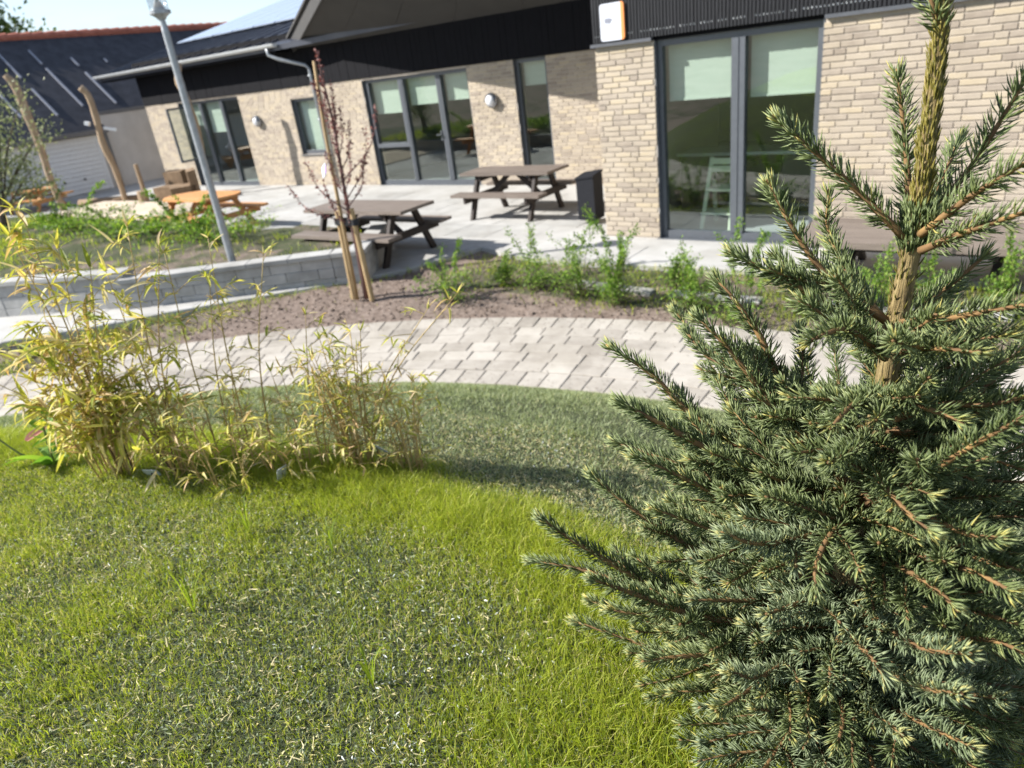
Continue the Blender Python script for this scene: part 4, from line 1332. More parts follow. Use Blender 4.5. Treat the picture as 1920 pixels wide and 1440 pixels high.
pole([(-20.99, 9.9, 0.0), (-20.97, 9.94, 0.91), (-21.08, 9.72, 1.66), (-21.02, 9.84, 2.24), (-21.02, 9.83, 2.84), (-21.06, 9.77, 3.07)],
     [0.15, 0.15, 0.16, 0.155, 0.15, 0.14], 'crooked timber pole with two white brackets near the garage doors',
     [((-21.2, 9.64, 2.2), (-21.1, 9.7, 2.16), 0.08, 0.09), ((-20.92, 9.95, 2.02), (-20.74, 10.18, 1.93), 0.10, 0.07)])
pole([(-18.35, 10.95, 0.0), (-18.31, 11.03, 0.94), (-18.20, 11.2, 1.74), (-18.26, 11.09, 2.45), (-18.35, 10.95, 2.89), (-18.3, 11.05, 3.3)],
     [0.15, 0.14, 0.15, 0.14, 0.15, 0.14], 'crooked timber pole right behind the metal lamp post')

t = thing('lamp_post', 'slim galvanised lamp post with glass lantern standing in the raised bed', 'lamp post', (-9.02, 5.40, 0.36))
mb = MB(); mb.lathe((0, 0, 0), [(0.052, -0.1), (0.052, 0.55), (0.048, 0.6), (0.043, 2.9), (0.036, 2.95), (0.033, 3.02)], 14); mb.build('pole', M['galv'], t, smooth=False)
mb = MB(); mb.lathe((0, 0, 3.02), [(0.05, 0.0), (0.058, 0.02), (0.10, 0.05), (0.125, 0.06), (0.125, 0.095), (0.10, 0.10)], 18); mb.build('lamp_base', M['galv'], t)
mb = MB(); mb.lathe((0, 0, 3.12), [(0.108, 0.0), (0.115, 0.30)], 18); mb.build('lantern_glass', M['lamp_glass'], t, smooth=True)
mb = MB(); mb.lathe((0, 0, 3.121), [(0.075, 0.0), (0.02, 0.12), (0.02, 0.27)], 14); mb.build('reflector', M['white_metal'], t, smooth=True)
mb = MB(); mb.lathe((0, 0, 3.42), [(0.13, 0.0), (0.19, 0.02), (0.15, 0.09), (0.03, 0.13)], 18); mb.build('lamp_cap', M['galv'], t)

# ------------------------------------------------------------------ young staked plum tree
TB = np.array((-6.71, 5.65, -0.03))
t = thing('plum_tree', 'young purple leaved tree tied between two stakes in the soil bed', 'tree', tuple(TB))
trunk_pts = smooth_path([(-6.71, 5.65, -0.03), (-6.70, 5.66, 0.6), (-6.70, 5.66, 1.2), (-6.69, 5.68, 1.7), (-6.68, 5.69, 2.1), (-6.69, 5.68, 2.5), (-6.69, 5.68, 2.80)], 16)
mb = MB(TB); mb.tube(trunk_pts, np.linspace(0.030, 0.005, 16), 8)
mb.build('trunk', M['plum_bark'], t, smooth=True)
tips = [(-6.36, 6.08, 2.15), (-6.55, 5.80, 2.05), (-6.45, 5.95, 1.95), (-6.93, 5.38, 1.68), (-7.08, 5.18, 1.45), (-6.52, 5.88, 1.62), (-6.85, 5.50, 1.42), (-6.60, 5.55, 2.3), (-6.78, 5.82, 2.3), (-6.62, 5.72, 2.45),
        (-6.76, 5.6, 2.5), (-6.58, 5.42, 1.75), (-6.80, 5.95, 1.8), (-6.62, 5.60, 1.3), (-6.58, 5.74, 2.2)]
lp, ld, lt = [], [], []
for tip in tips + [tuple(trunk_pts[-1])]:
    tip = np.array(tip)
    z0 = max(0.85, tip[2] - random.uniform(0.45, 0.75)) if tuple(tip) != tuple(trunk_pts[-1]) else 0.95
    base, _, _ = sample_path(trunk_pts, [z0 / 2.8])
    base = base[0]
    out_ = tip - base
    mid = base + out_ * 0.5 + np.array([out_[0] * 0.22, out_[1] * 0.22, -0.05])
    pts = smooth_path([base, mid, tip], 8)
    if tuple(tip) != tuple(trunk_pts[-1]):
        mb = MB(TB); mb.tube(pts, np.linspace(0.008, 0.0025, 8), 5); mb.build('branch', M['plum_bark'], t, smooth=True)
    n = 66 if tuple(tip) != tuple(trunk_pts[-1]) else 260
    P, Tn, L = sample_path(pts, 0.22 + 0.78 * rng.random(n))
    lp.append(P + rng.normal(0, 0.012, (n, 3))); ld.append(Tn * 0.5 + rng.normal(0, 0.8, (n, 3)))
P = np.concatenate(lp); Dd = np.concatenate(ld)
V, T, ti = leaf_cloud(P, Dd, rng.normal(0, 1, P.shape), rng.uniform(0.022, 0.05, len(P)), rng.uniform(0.014, 0.028, len(P)), rng.random(len(P)))
mesh_obj('leaves', V, T, ti, M['plum_leaf'], t, TB)
for (a, b2, lab) in (((-6.93, 5.64, -0.05), (-6.91, 5.66, 1.05), 'left wooden stake of the young purple tree'), ((-6.62, 5.66, -0.05), (-6.63, 5.64, 1.09), 'right wooden stake of the young purple tree')):
    o = MB(a).tube([a, b2], [0.034, 0.032], 10).build('tree_stake', M['stake_wood'], smooth=False); o.location = a
    tag(o, lab, 'stake', 'stakes of the young tree')
o = MB((-6.78, 5.60, 0)).tube([(-6.80, 5.58, -0.03), (-6.79, 5.61, 1.2), (-6.79, 5.64, 2.0), (-6.77, 5.68, 2.69)], [0.024, 0.022, 0.020, 0.017], 8).build('cane', M['stake_wood'], smooth=True)
o.location = (-6.78, 5.60, 0)
tag(o, 'tall pale cane standing against the trunk of the young purple tree', 'cane')
o = MB((-6.77, 5.65, 0.93))
for s in (-1, 1):
    pts = [(-6.77 + 0.15 * s + 0.045 * math.cos(a), 5.65 + 0.045 * math.sin(a), 0.93) for a in np.linspace(0, 2 * PI, 11)]
    for p_, q_ in zip(pts[:-1], pts[1:]):
        o.bar(p_, q_, 0.006, 0.075)
o.bar((-6.88, 5.60, 0.93), (-6.66, 5.62, 0.93), 0.012, 0.07); o.bar((-6.88, 5.70, 0.93), (-6.66, 5.70, 0.93), 0.012, 0.07)
o = o.build('tree_tie', M['rubber']); o.location = (-6.77, 5.65, 0.93)
tag(o, 'black rubber strap tying the young tree to its two stakes', 'strap')
t = thing('plant_tag', 'pale blue and violet plant tag hanging on the young purple tree', 'tag', (-6.80, 5.53, 1.54))
mb = MB(); mb.bar((-0.06, 0.0, -0.02), (0.04, -0.02, 0.04), 0.004, 0.13, up=(0.3, 0.2, 1)); mb.build('card', M['tag_blue'], t)
mb = MB(); mb.bar((-0.01, -0.014, 0.0), (0.055, -0.03, 0.04), 0.006, 0.09, up=(0.3, 0.2, 1)); mb.build('picture', M['tag_violet'], t)
mb = MB(); mb.tube([(0.0, 0, 0.05), (0.05, 0.06, 0.12), (0.1, 0.11, 0.13)], 0.002, 4); mb.build('string', M['rubber'], t)

# ------------------------------------------------------------------ shrubs
def shrub(x, y, z, nshort, h, spread, tall, label, group, leaf=(0.022, 0.04), dens=70, mat='shrub_leaf', name='shrub', bark='bark', lean=(0, 0), talln=(0.5, 0.9)):
    B = np.array((x, y, z))
    t = thing(name, label, 'shrub', (x, y, z), 0, group)
    lp, ld, sc = [], [], []
    style = random.uniform(0.5, 1.5)
    for k in range(nshort + tall):
        a = random.uniform(0, 2 * PI)
        istall = k >= nshort
        hh = random.uniform(*talln) * random.uniform(0.7, 1.05) if istall else h * random.uniform(0.25, 1.0)
        sp = spread * (random.uniform(0.2, 1.3) if istall else random.uniform(0.4, 1.25)) * style
        bs_ = rng.normal(0, 0.05 * style, 3) * (1, 1, 0)
        tip = B + bs_ + np.array([math.cos(a) * sp + lean[0] * hh, math.sin(a) * sp + lean[1] * hh, hh])
        arch = random.uniform(0.0, 0.28)
        mid = B + bs_ + (tip - B - bs_) * 0.55 + np.array([-math.cos(a) * sp * arch, -math.sin(a) * sp * arch, hh * random.uniform(0.05, 0.22)])
        pts = smooth_path([B + bs_, mid, tip], 8)
        pts[1:] += rng.normal(0, 0.008, (7, 3))
        mb = MB(B); mb.tube(pts, np.linspace(0.0045, 0.0015, 8), 4, cap=False); mb.build('stem', M[bark], t)
        n = int(dens * hh / max(0.3, h) * (1.5 if istall else 1) * random.uniform(0.35, 1.2))
        lo = random.uniform(0.2, 0.45) if istall else 0.15
        P, Tn, L = sample_path(pts, lo + (1 - lo) * rng.random(n))
        wid = 0.020 if istall else 0.035
        lp.append(P + rng.normal(0, wid, (n, 3))); ld.append(Tn * 0.5 + rng.normal(0, 0.7, (n, 3)) + np.array([0, 0, 0.2]))
    P = np.concatenate(lp); Dd = np.concatenate(ld); n = len(P)
    V, T, ti = leaf_cloud(P, Dd, rng.normal(0, 0.6, P.shape) + np.array([0, 0, 1]), rng.uniform(*leaf, n), rng.uniform(*leaf, n) * 0.55, rng.random(n))
    mesh_obj('foliage', V, T, ti, M[mat], t, B)
    return t
G1 = 'green shrubs along the terrace edge'
row = [(-5.60, 5.95, 6, 0.30, 0.25, 3, (0.45, 0.75), 'loose green shrub nearest the young staked tree'),
       (-5.30, 6.62, 9, 0.28, 0.26, 1, (0.4, 0.5), 'low dense green shrub at the corner of the bed behind the soil'),
       (-4.78, 6.62, 9, 0.34, 0.22, 1, (0.75, 0.8), 'green shrub with one tall bare shoot before the terrace'),
       (-4.20, 6.55, 9, 0.38, 0.26, 5, (0.6, 0.85), 'broad green shrub with arching shoots left of the brick pier'),
       (-3.62, 6.42, 9, 0.32, 0.24, 6, (0.7, 1.05), 'tall green shrub with many upright shoots before the brick pier'),
       (-3.22, 7.05, 10, 0.34, 0.16, 0, (0.4, 0.5), 'compact upright green shrub before the left window pane'),
       (-2.80, 6.55, 10, 0.36, 0.30, 4, (0.5, 0.7), 'spreading green shrub before the window mullion'),
       (-2.30, 6.35, 7, 0.26, 0.22, 2, (0.85, 1.0), 'green shrub with one long curved shoot before the right window pane'),
       (-1.70, 6.75, 8, 0.28, 0.24, 1, (0.5, 0.6), 'small green shrub before the left end of the long bench'),
       (-1.15, 7.0, 6, 0.26, 0.2, 2, (0.5, 0.62), 'thin green shrub directly behind the spruce trunk'),
       (-0.75, 7.05, 9, 0.34, 0.24, 2, (0.5, 0.65), 'bright green shrub right of the spruce trunk under the bench'),
       (-0.22, 7.15, 8, 0.32, 0.2, 3, (0.6, 0.8), 'green shrub rising past the bench at the right edge')]
for x, y, ns, h, sp, tl, tn, lab in row:
    shrub(x, y, float(ground_z(x, y)[0]), ns + 16, h, sp * 1.35, tl + 3, lab, G1, talln=tn, dens=66, leaf=(0.020, 0.042))
G2 = 'low green shrubs in the raised bed'
rowb = [(-13.8, 6.2, 'low green shrub in the raised bed left of the orange table'), (-12.7, 6.35, 'low green shrub in the raised bed below the orange table bench'),
        (-11.5, 6.35, 'tall thin green shrub in the raised bed before the orange table'), (-10.6, 6.2, 'dense green shrub in the raised bed just left of the lamp post'),
        (-15.6, 6.3, 'low green shrub in the raised bed before the sand'), (-17.0, 6.4, 'low green shrub at the foot of the leftmost timber pole')]
for i, (x, y, lab) in enumerate(rowb):
    shrub(x, y, BZ, 30, 0.34, 0.75, 3 if i == 2 else 1, lab, G2, leaf=(0.04, 0.075), dens=60, talln=(0.6, 0.95))
shrub(-12.4, 4.1, BZ, 9, 0.30, 0.18, 0, 'small bare brown shrub in the raised bed behind the block wall', 'low green shrubs in the raised bed', dens=6)

# grey leaved sapling at the left
SB_ = np.array((-17.95, 5.8, BZ - 0.05))
t = thing('sapling', 'grey green leaved sapling with dark stems at the left edge', 'tree', tuple(SB_))
lp, ld = [], []
mb = MB(SB_); mb.tube([SB_, SB_ + (0.03, 0.02, 0.35), SB_ + (0.08, 0.15, 0.75)], [0.11, 0.08, 0.05], 8); mb.build('trunk', M['bark'], t, smooth=True)
for tip in ((0.55, 1.35, 2.0), (0.25, 0.6, 2.6), (0.1, 0.1, 2.7), (-0.3, -0.3, 2.3), (0.5, 1.2, 2.75), (0.45, 0.9, 1.6), (0.4, 1.1, 0.9), (-0.2, 0.5, 1.7), (0.3, 0.2, 1.9), (-0.4, 0.0, 1.5), (0.6, 0.7, 1.2), (0.2, 0.8, 3.0)):
    tip = SB_ + np.array(tip)
    b0 = SB_ + np.array((0.03, 0.05, 0.25 + random.random() * 0.4))
    pts = smooth_path([b0, (b0 + tip) / 2 + rng.normal(0, 0.08, 3), tip], 8)
    mb = MB(SB_); mb.tube(pts, np.linspace(0.028, 0.006, 8), 5); mb.build('branch', M['bark'], t, smooth=True)
    n = 260


    P, Tn, L = sample_path(pts, 0.3 + 0.7 * rng.random(n) ** 0.8)
    lp.append(P + rng.normal(0, 0.15, (n, 3))); ld.append(Tn + rng.normal(0, 0.9, (n, 3)))
P = np.concatenate(lp); Dd = np.concatenate(ld); n = len(P)
V, T, ti = leaf_cloud(P, Dd, rng.normal(0, 1, P.shape), rng.uniform(0.05, 0.10, n), rng.uniform(0.028, 0.05, n), rng.random(n))
mesh_obj('leaves', V, T, ti, M['sapling_leaf'], t, SB_)

# big tree behind the outbuilding and others out of sight of it
def big_tree(x, y, h, r, label, n=5200, leaf=(0.16, 0.30), ncl=26):
    B = np.array((x, y, 0.0))
    t = thing('leafy_tree', label, 'tree', (x, y, 0), 0, None)
    mb = MB(B); mb.tube([B, B + (0.1, 0, h * 0.35), B + (0.0, 0.1, h * 0.7)], [0.28, 0.2, 0.1], 9); mb.build('trunk', M['bark'], t, smooth=True)
    lp, ld = [], []
    for k in range(ncl):
        a = random.uniform(0, 2 * PI); rr = r * math.sqrt(random.random()); zz = h * random.uniform(0.45, 1.0)
        rr *= max(0.25, 1 - max(0, (zz / h - 0.55)) * 1.5)
        c = B + np.array((math.cos(a) * rr, math.sin(a) * rr, zz))
        st = B + np.array((0, 0, h * random.uniform(0.3, 0.6)))
        pts = smooth_path([st, (st + c) / 2 + rng.normal(0, 0.2, 3), c], 6)
        mb = MB(B); mb.tube(pts, np.linspace(0.07, 0.015, 6), 5); mb.build('branch', M['bark'], t, smooth=True)
        m_ = n // ncl
        lp.append(c + rng.normal(0, 1, (m_, 3)) * np.array([0.55, 0.55, 0.4]) * r * 0.34); ld.append(rng.normal(0, 1, (m_, 3)))
    P = np.concatenate(lp); Dd = np.concatenate(ld); m_ = len(P)
    V, T, ti = leaf_cloud(P, Dd, rng.normal(0, 1, P.shape), rng.uniform(*leaf, m_), rng.uniform(*leaf, m_) * 0.6, rng.random(m_))
    mesh_obj('crown', V, T, ti, M['tree_leaf'], t, B)
big_tree(-37.0, 13.2, 7.6, 3.0, 'leafy tree rising behind the red ridge at the top left corner')

# ------------------------------------------------------------------ spruce
SP = np.array((-0.213, 1.13, 1.14))
spruce = thing('spruce_tree', 'young green spruce filling the right foreground with a golden leader', 'tree', tuple(SP))
TRUNK = [(-0.217, 1.129, 1.10), (-0.211, 1.13, 1.263), (-0.201, 1.132, 1.515), (-0.188, 1.134, 1.744), (-0.171, 1.137, 1.921), (-0.163, 1.138, 2.063), (-0.156, 1.139, 2.151), (-0.15, 1.14, 2.244),
         (-0.15, 1.14, 2.37), (-0.151, 1.14, 2.496), (-0.153, 1.14, 2.60)]
tp = smooth_path(TRUNK, 60)
zs = np.linspace(0, 1, 60)
rad = 0.0185 * (1 - zs) + 0.0058
for zc in (2.055, 2.19, 1.77, 1.55):
    rad = rad + 0.0028 * np.exp(-((tp[:, 2] - zc) / 0.018) ** 2)
mb = MB(SP); mb.tube(tp, rad, 12)
mb.build('trunk', M['spruce_bark'], spruce, smooth=True)

def needles(paths, dens, L, ang, upbias, tmul=1.0, tint0=0.0, w=0.00125, tipy=True):
    """paths: list of (pts, radius0, radius1). returns arrays of three-sided tapering needles"""
    Vs, Ts, tis = [], [], []
    b0 = 0
    for pts, r0, r1 in paths:
        seg = np.linalg.norm(np.diff(pts, axis=0), axis=1).sum()
        n = max(6, int(seg * dens))
        ts = rng.random(n)
        nt_ = max(8, int(n * 0.06))
        ts = np.concatenate([ts, 1 - 0.03 * rng.random(nt_)])
        n = len(ts)
        P, Tn, _ = sample_path(pts, ts)
        ref = np.where(np.abs(Tn[:, 2:3]) > 0.9, np.array([[1., 0, 0]]), np.array([[0, 0, 1.]]))
        S = norm(np.cross(Tn, ref)); U = np.cross(S, Tn)
        ph = rng.random(n) * 2 * PI
        radial = S * np.cos(ph)[:, None] + U * np.sin(ph)[:, None]
        rd = norm(radial + np.array([0, 0, upbias]) * (1 - np.abs(Tn[:, 2:3])) + rng.normal(0, 0.12, (n, 3)))
        a = np.radians(ang + rng.normal(0, 9, n)) - np.clip((ts - 0.88) / 0.12, 0, 1) * math.radians(ang * 0.55)
        D = norm(Tn * np.cos(a)[:, None] + rd * np.sin(a)[:, None])
        ll = L * rng.uniform(0.72, 1.12, n) * np.where(ts > 0.97, 0.8, 1.0)
        rad_ = (r0 + (r1 - r0) * ts)[:, None]
        B = P + radial * rad_ * 0.8
        s1 = norm(np.cross(D, rng.normal(0, 1, (n, 3)))); s2 = np.cross(D, s1)
        curve = norm(Tn * 0.7 + np.array([0, 0, 0.5])) * 0.12
        ww = w * rng.uniform(0.8, 1.2, n)[:, None]
        ring = []
        for k in range(3):
            c, s = math.cos(2 * PI * k / 3), math.sin(2 * PI * k / 3)
            ring.append(s1 * c + s2 * s)
        mid = B + D * (ll * 0.62)[:, None]
        tip = B + (D + curve) * ll[:, None]
        V = np.stack([B + ring[0] * ww * 0.6, B + ring[1] * ww * 0.6, B + ring[2] * ww * 0.6, mid + ring[0] * ww, mid + ring[1] * ww, mid + ring[2] * ww, tip], 1)
        f = np.array([(0, 1, 4), (0, 4, 3), (1, 2, 5), (1, 5, 4), (2, 0, 3), (2, 3, 5), (3, 4, 6), (4, 5, 6), (5, 3, 6)])
        Vs.append(V.reshape(-1, 3)); Ts.append((b0 + np.arange(n)[:, None, None] * 7 + f[None]).reshape(-1, 3))
        tint = np.clip(rng.normal(0.45, 0.17, n) + tint0 + np.where(rng.random(n) < 0.012, 0.45, 0), 0, 0.999)
        if tipy:
            tint = np.clip(tint + np.clip((ts - 0.93) / 0.07, 0, 1) * 0.33, 0, 0.985)
        tis.append(np.repeat(tint, 7)); b0 += n * 7
    return np.concatenate(Vs), np.concatenate(Ts), np.concatenate(tis)

def branch(pts, r0, twigs=0, tw_len=0.15, dens=1280, L=0.028, ang=52, upb=0.5, tint0=0.0, lo=0.12, pale=False, wood='twig_bark'):
    pts = smooth_path(pts, 14)
    total = np.linalg.norm(np.diff(pts, axis=0), axis=1).sum()
    mb = MB(SP)
    mb.tube(pts, np.linspace(r0, 0.0022, 14), 7)
    paths = []
    i0 = max(0, int(lo * 13))
    paths.append((pts[i0:], r0, 0.0022))
    for k in range(twigs):
        f = 0.14 + 0.52 * (k + random.random() * 0.6) / max(1, twigs)
        P, Tn, _ = sample_path(pts, [f]); P = P[0]; Tn = Tn[0]
        side = np.cross(Tn, np.array([0, 0, 1.0])); side /= max(1e-6, np.linalg.norm(side))
        s = 1 if k % 2 else -1
        up = np.cross(side, Tn)
        el = random.uniform(-0.25, 0.45)
        d = Tn * 0.72 + side * s * random.uniform(0.6, 0.9) + up * el
        d /= np.linalg.norm(d)
        l = tw_len * (1.25 - 1.15 * f) * random.uniform(0.7, 1.15)
        l = min(l, total * 0.55)
        tpts = smooth_path([P, P + d * l * 0.55 + Tn * l * 0.03, P + (d * 0.92 + Tn * 0.18) * l], 7)
        mb.tube(tpts, np.linspace(0.0034, 0.0018, 7), 5)
        paths.append((tpts, 0.003, 0.0018))
    # terminal buds
    for p_, *_ in paths:
        e = p_[-1]; d = norm(p_[-1] - p_[-2])
        mb.tube([e, e + d * 0.004, e + d * 0.008], [0.0026, 0.0032, 0.0008], 5)
    o = mb.build('branch', M[wood], spruce, smooth=True)
    V, T, ti = needles(paths, dens, L, ang, upb, tint0=tint0)
    nd = link('needles', array_mesh('needles', V - SP, T, ti, M['needle_pale' if pale else 'needle']), o)
    return o

BR = [
 (0, .006, [(-0.163, 1.128, 2.197), (-0.246, 1.103, 2.287), (-0.331, 1.07, 2.374)]),
 (0, .006, [(-0.162, 1.159, 2.201), (-0.181, 1.186, 2.302), (-0.206, 1.202, 2.409)]),
 (0, .006, [(-0.154, 1.15, 2.207), (-0.103, 1.176, 2.277), (-0.053, 1.199, 2.393)]),
 (0, .006, [(-0.143, 1.121, 2.204), (-0.081, 1.077, 2.271), (-0.026, 1.05, 2.318)]),
 (0, .006, [(-0.139, 1.111, 2.184), (-0.08, 1.067, 2.226), (-0.014, 1.03, 2.264)]),
 (0, .005, [(-0.16, 1.179, 2.188), (-0.145, 1.292, 2.243), (-0.136, 1.373, 2.293)]),
 (0, .004, [(-0.149, 1.14, 2.454), (-0.161, 1.129, 2.492), (-0.171, 1.127, 2.526)]),
 (1, .007, [(-0.175, 1.127, 2.069), (-0.255, 1.111, 2.134), (-0.304, 1.099, 2.203), (-0.347, 1.096, 2.279)]),
 (2, .007, [(-0.183, 1.115, 2.048), (-0.243, 1.073, 2.102), (-0.292, 1.05, 2.142), (-0.372, 1.014, 2.194)]),
 (1, .006, [(-0.181, 1.156, 2.058), (-0.239, 1.196, 2.102), (-0.281, 1.218, 2.16)]),
 (0, .005, [(-0.239, 1.196, 2.102), (-0.290, 1.235, 2.17), (-0.296, 1.24, 2.235)]),
 (0, .006, [(-0.152, 1.15, 2.065), (-0.112, 1.195, 2.1), (-0.068, 1.218, 2.151)]),
 (0, .007, [(-0.153, 1.109, 2.074), (-0.082, 1.047, 2.114), (0.001, 0.98, 2.165)]),
 (2, .006, [(-0.155, 1.099, 2.032), (-0.096, 0.995, 2.087), (-0.045, 0.929, 2.117)]),
 (3, .006, [(-0.165, 1.088, 2.025), (-0.194, 0.961, 2.114), (-0.221, 0.872, 2.129)]),
 (5, .009, [(-0.182, 1.115, 1.752), (-0.268, 1.087, 1.863), (-0.321, 1.063, 1.93), (-0.392, 1.049, 2.028), (-0.438, 1.042, 2.075)]),
 (4, .009, [(-0.184, 1.135, 1.777), (-0.331, 1.153, 1.931), (-0.376, 1.16, 2.009), (-0.416, 1.157, 2.065), (-0.455, 1.164, 2.103)]),
 (6, .008, [(-0.188, 1.165, 1.802), (-0.408, 1.255, 1.865), (-0.515, 1.28, 1.895), (-0.574, 1.299, 1.939)]),
 (5, .008, [(-0.192, 1.185, 1.79), (-0.453, 1.325, 1.85), (-0.572, 1.365, 1.889), (-0.634, 1.382, 1.951)]),
 (7, .009, [(-0.189, 1.124, 1.711), (-0.297, 1.101, 1.772), (-0.466, 1.084, 1.867), (-0.537, 1.073, 1.94), (-0.614, 1.054, 1.995)]),
 (7, .009, [(-0.185, 1.105, 1.714), (-0.346, 1.023, 1.82), (-0.466, 0.952, 1.917), (-0.527, 0.92, 1.963)]),
 (8, .009, [(-0.192, 1.134, 1.664), (-0.365, 1.143, 1.686), (-0.491, 1.138, 1.714), (-0.648, 1.104, 1.76)]),
 (7, .008, [(-0.19, 1.104, 1.662), (-0.32, 1.032, 1.724), (-0.416, 0.964, 1.808), (-0.498, 0.913, 1.869)]),
 (9, .009, [(-0.196, 1.123, 1.562), (-0.408, 1.064, 1.574), (-0.551, 1.021, 1.663), (-0.649, 1.009, 1.737)]),
 (10, .010, [(-0.199, 1.122, 1.485), (-0.447, 1.027, 1.481), (-0.615, 0.936, 1.609), (-0.702, 0.898, 1.688)]),
 (10, .010, [(-0.202, 1.122, 1.458), (-0.483, 1.055, 1.457), (-0.671, 0.995, 1.497), (-0.791, 0.955, 1.507)]),
 (8, .008, [(-0.194, 1.083, 1.482), (-0.375, 0.927, 1.556), (-0.473, 0.824, 1.656), (-0.514, 0.775, 1.706)]),
 (8, .008, [(-0.198, 1.082, 1.402), (-0.308, 0.93, 1.497), (-0.381, 0.848, 1.535), (-0.432, 0.79, 1.55)]),
 (4, .008, [(-0.176, 1.147, 1.772), (-0.091, 1.176, 1.88), (-0.043, 1.179, 1.949), (0.006, 1.2, 2.038)]),
 (5, .008, [(-0.167, 1.087, 1.764), (-0.103, 0.975, 1.877), (-0.055, 0.928, 1.966), (0.02, 0.88, 2.076)]),
 (4, .007, [(-0.172, 1.107, 1.898), (-0.085, 1.047, 1.982), (-0.029, 1.02, 2.006), (0.019, 1.0, 2.04)]),
 (3, .006, [(-0.183, 1.156, 1.91), (-0.109, 1.245, 1.951), (-0.052, 1.299, 1.985)]),
 (3, .006, [(-0.162, 1.088, 1.956), (-0.174, 0.934, 2.018), (-0.183, 0.861, 2.021)]),
 (3, .006, [(-0.168, 1.087, 1.889), (-0.171, 0.914, 1.954), (-0.178, 0.841, 1.98)]),
 (4, .006, [(-0.172, 1.086, 1.85), (-0.13, 0.921, 1.919), (-0.086, 0.846, 1.929), (-0.053, 0.818, 1.926)]),
 (3, .006, [(-0.17, 1.107, 1.955), (-0.105, 0.994, 2.003), (-0.051, 0.949, 2.012)]),
 (4, .006, [(-0.172, 1.066, 1.759), (-0.181, 0.902, 1.825), (-0.185, 0.84, 1.811), (-0.176, 0.811, 1.79)]),
]
for tw, r0, pts in BR:
    branch(pts, r0, int(round(tw * 0.8)), tint0=(0.08 if pts[0][2] > 1.95 else 0.0) + random.uniform(-0.08, 0.08))
# lower shoots reaching towards the path side and the viewer, their upper faces pale
FRONT = [
 (3, .006, [(-0.209, 1.08, 1.578), (-0.119, 0.943, 1.659), (-0.049, 0.839, 1.727), (0.003, 0.78, 1.796)]),
 (3, .006, [(-0.206, 1.08, 1.478), (-0.101, 0.924, 1.585), (-0.038, 0.829, 1.669), (0.003, 0.77, 1.74)]),
 (3, .006, [(-0.206, 1.08, 1.385), (-0.117, 0.923, 1.498), (-0.053, 0.818, 1.583)]),
 (3, .006, [(-0.206, 1.08, 1.385), (-0.072, 0.917, 1.518), (0.025, 0.8, 1.628)]),
 (3, .006, [(-0.206, 1.08, 1.478), (-0.166, 0.905, 1.581), (-0.154, 0.826, 1.596)]),
 (3, .006, [(-0.2, 1.082, 1.568), (-0.148, 0.908, 1.653), (-0.098, 0.824, 1.691), (-0.081, 0.806, 1.687)]),
 (3, .006, [(-0.19, 1.084, 1.665), (-0.1, 0.945, 1.767), (-0.039, 0.849, 1.818), (-0.019, 0.82, 1.824)]),
 (3, .006, [(-0.19, 1.084, 1.665), (-0.091, 0.966, 1.775), (-0.011, 0.88, 1.84), (0.034, 0.829, 1.864)]),
 (3, .006, [(-0.205, 1.081, 1.453), (-0.234, 0.921, 1.532), (-0.254, 0.821, 1.579), (-0.279, 0.771, 1.625)]),
 (3, .006, [(-0.204, 1.081, 1.344), (-0.232, 0.932, 1.409), (-0.265, 0.86, 1.463)]),
 (3, .006, [(-0.185, 1.084, 1.722), (-0.229, 0.922, 1.785), (-0.26, 0.82, 1.836), (-0.291, 0.777, 1.872)]),
 (3, .006, [(-0.196, 1.082, 1.581), (-0.216, 0.894, 1.687), (-0.237, 0.806, 1.729)]),
 (3, .006, [(-0.202, 1.081, 1.467), (-0.077, 0.997, 1.588), (0.021, 0.92, 1.704), (0.066, 0.877, 1.736)]),
 (3, .006, [(-0.205, 1.081, 1.358), (-0.053, 0.999, 1.495), (0.051, 0.899, 1.63)]),
 (3, .006, [(-0.174, 1.086, 1.778), (-0.085, 0.966, 1.851), (-0.023, 0.88, 1.894), (0.014, 0.84, 1.927)]),
 (3, .006, [(-0.203, 1.081, 1.427), (-0.141, 0.889, 1.506), (-0.13, 0.81, 1.516)]),
]
for tw, r0, pts in FRONT:
    branch(pts, r0, tw, tint0=random.uniform(-0.02, 0.16), pale=random.random() < 0.65, tw_len=0.12)
# the remaining whorls lower down, all the way round the trunk
for zi, Lb, nb in ((1.27, 0.54, 8), (1.35, 0.55, 6), (1.45, 0.52, 6), (1.55, 0.46, 5), (1.65, 0.40, 4), (1.76, 0.34, 4), (1.86, 0.26, 3)):
    a0 = random.uniform(0, 2 * PI)
    for k in range(nb):
        a = a0 + 2 * PI * (k + random.uniform(-0.25, 0.25)) / nb
        L = Lb * random.uniform(0.75, 1.08)
        rise = (0.10 + 0.32 * (zi - 1.3) / 0.6) + random.uniform(-0.08, 0.12)
        c, s = math.cos(a), math.sin(a)
        base, _, _ = sample_path(tp, [(zi - 1.10 + random.uniform(-.02, .02)) / 1.5]); base = base[0]
        # keep clear of the lens: branches pointing at the camera stay short
        toward = -(c * 0.19 + s * -0.98)
        if s < -0.75:
            L *= 0.72
        pts = [base, base + np.array([c * L * 0.5, s * L * 0.5, L * rise * 0.25]), base + np.array([c * L, s * L, L * rise])]
        branch(pts, 0.008, int(4 + 7 * L), dens=1150, tw_len=0.20, tint0=random.uniform(-0.10, 0.14), pale=random.random() < 0.35 and zi < 1.6)
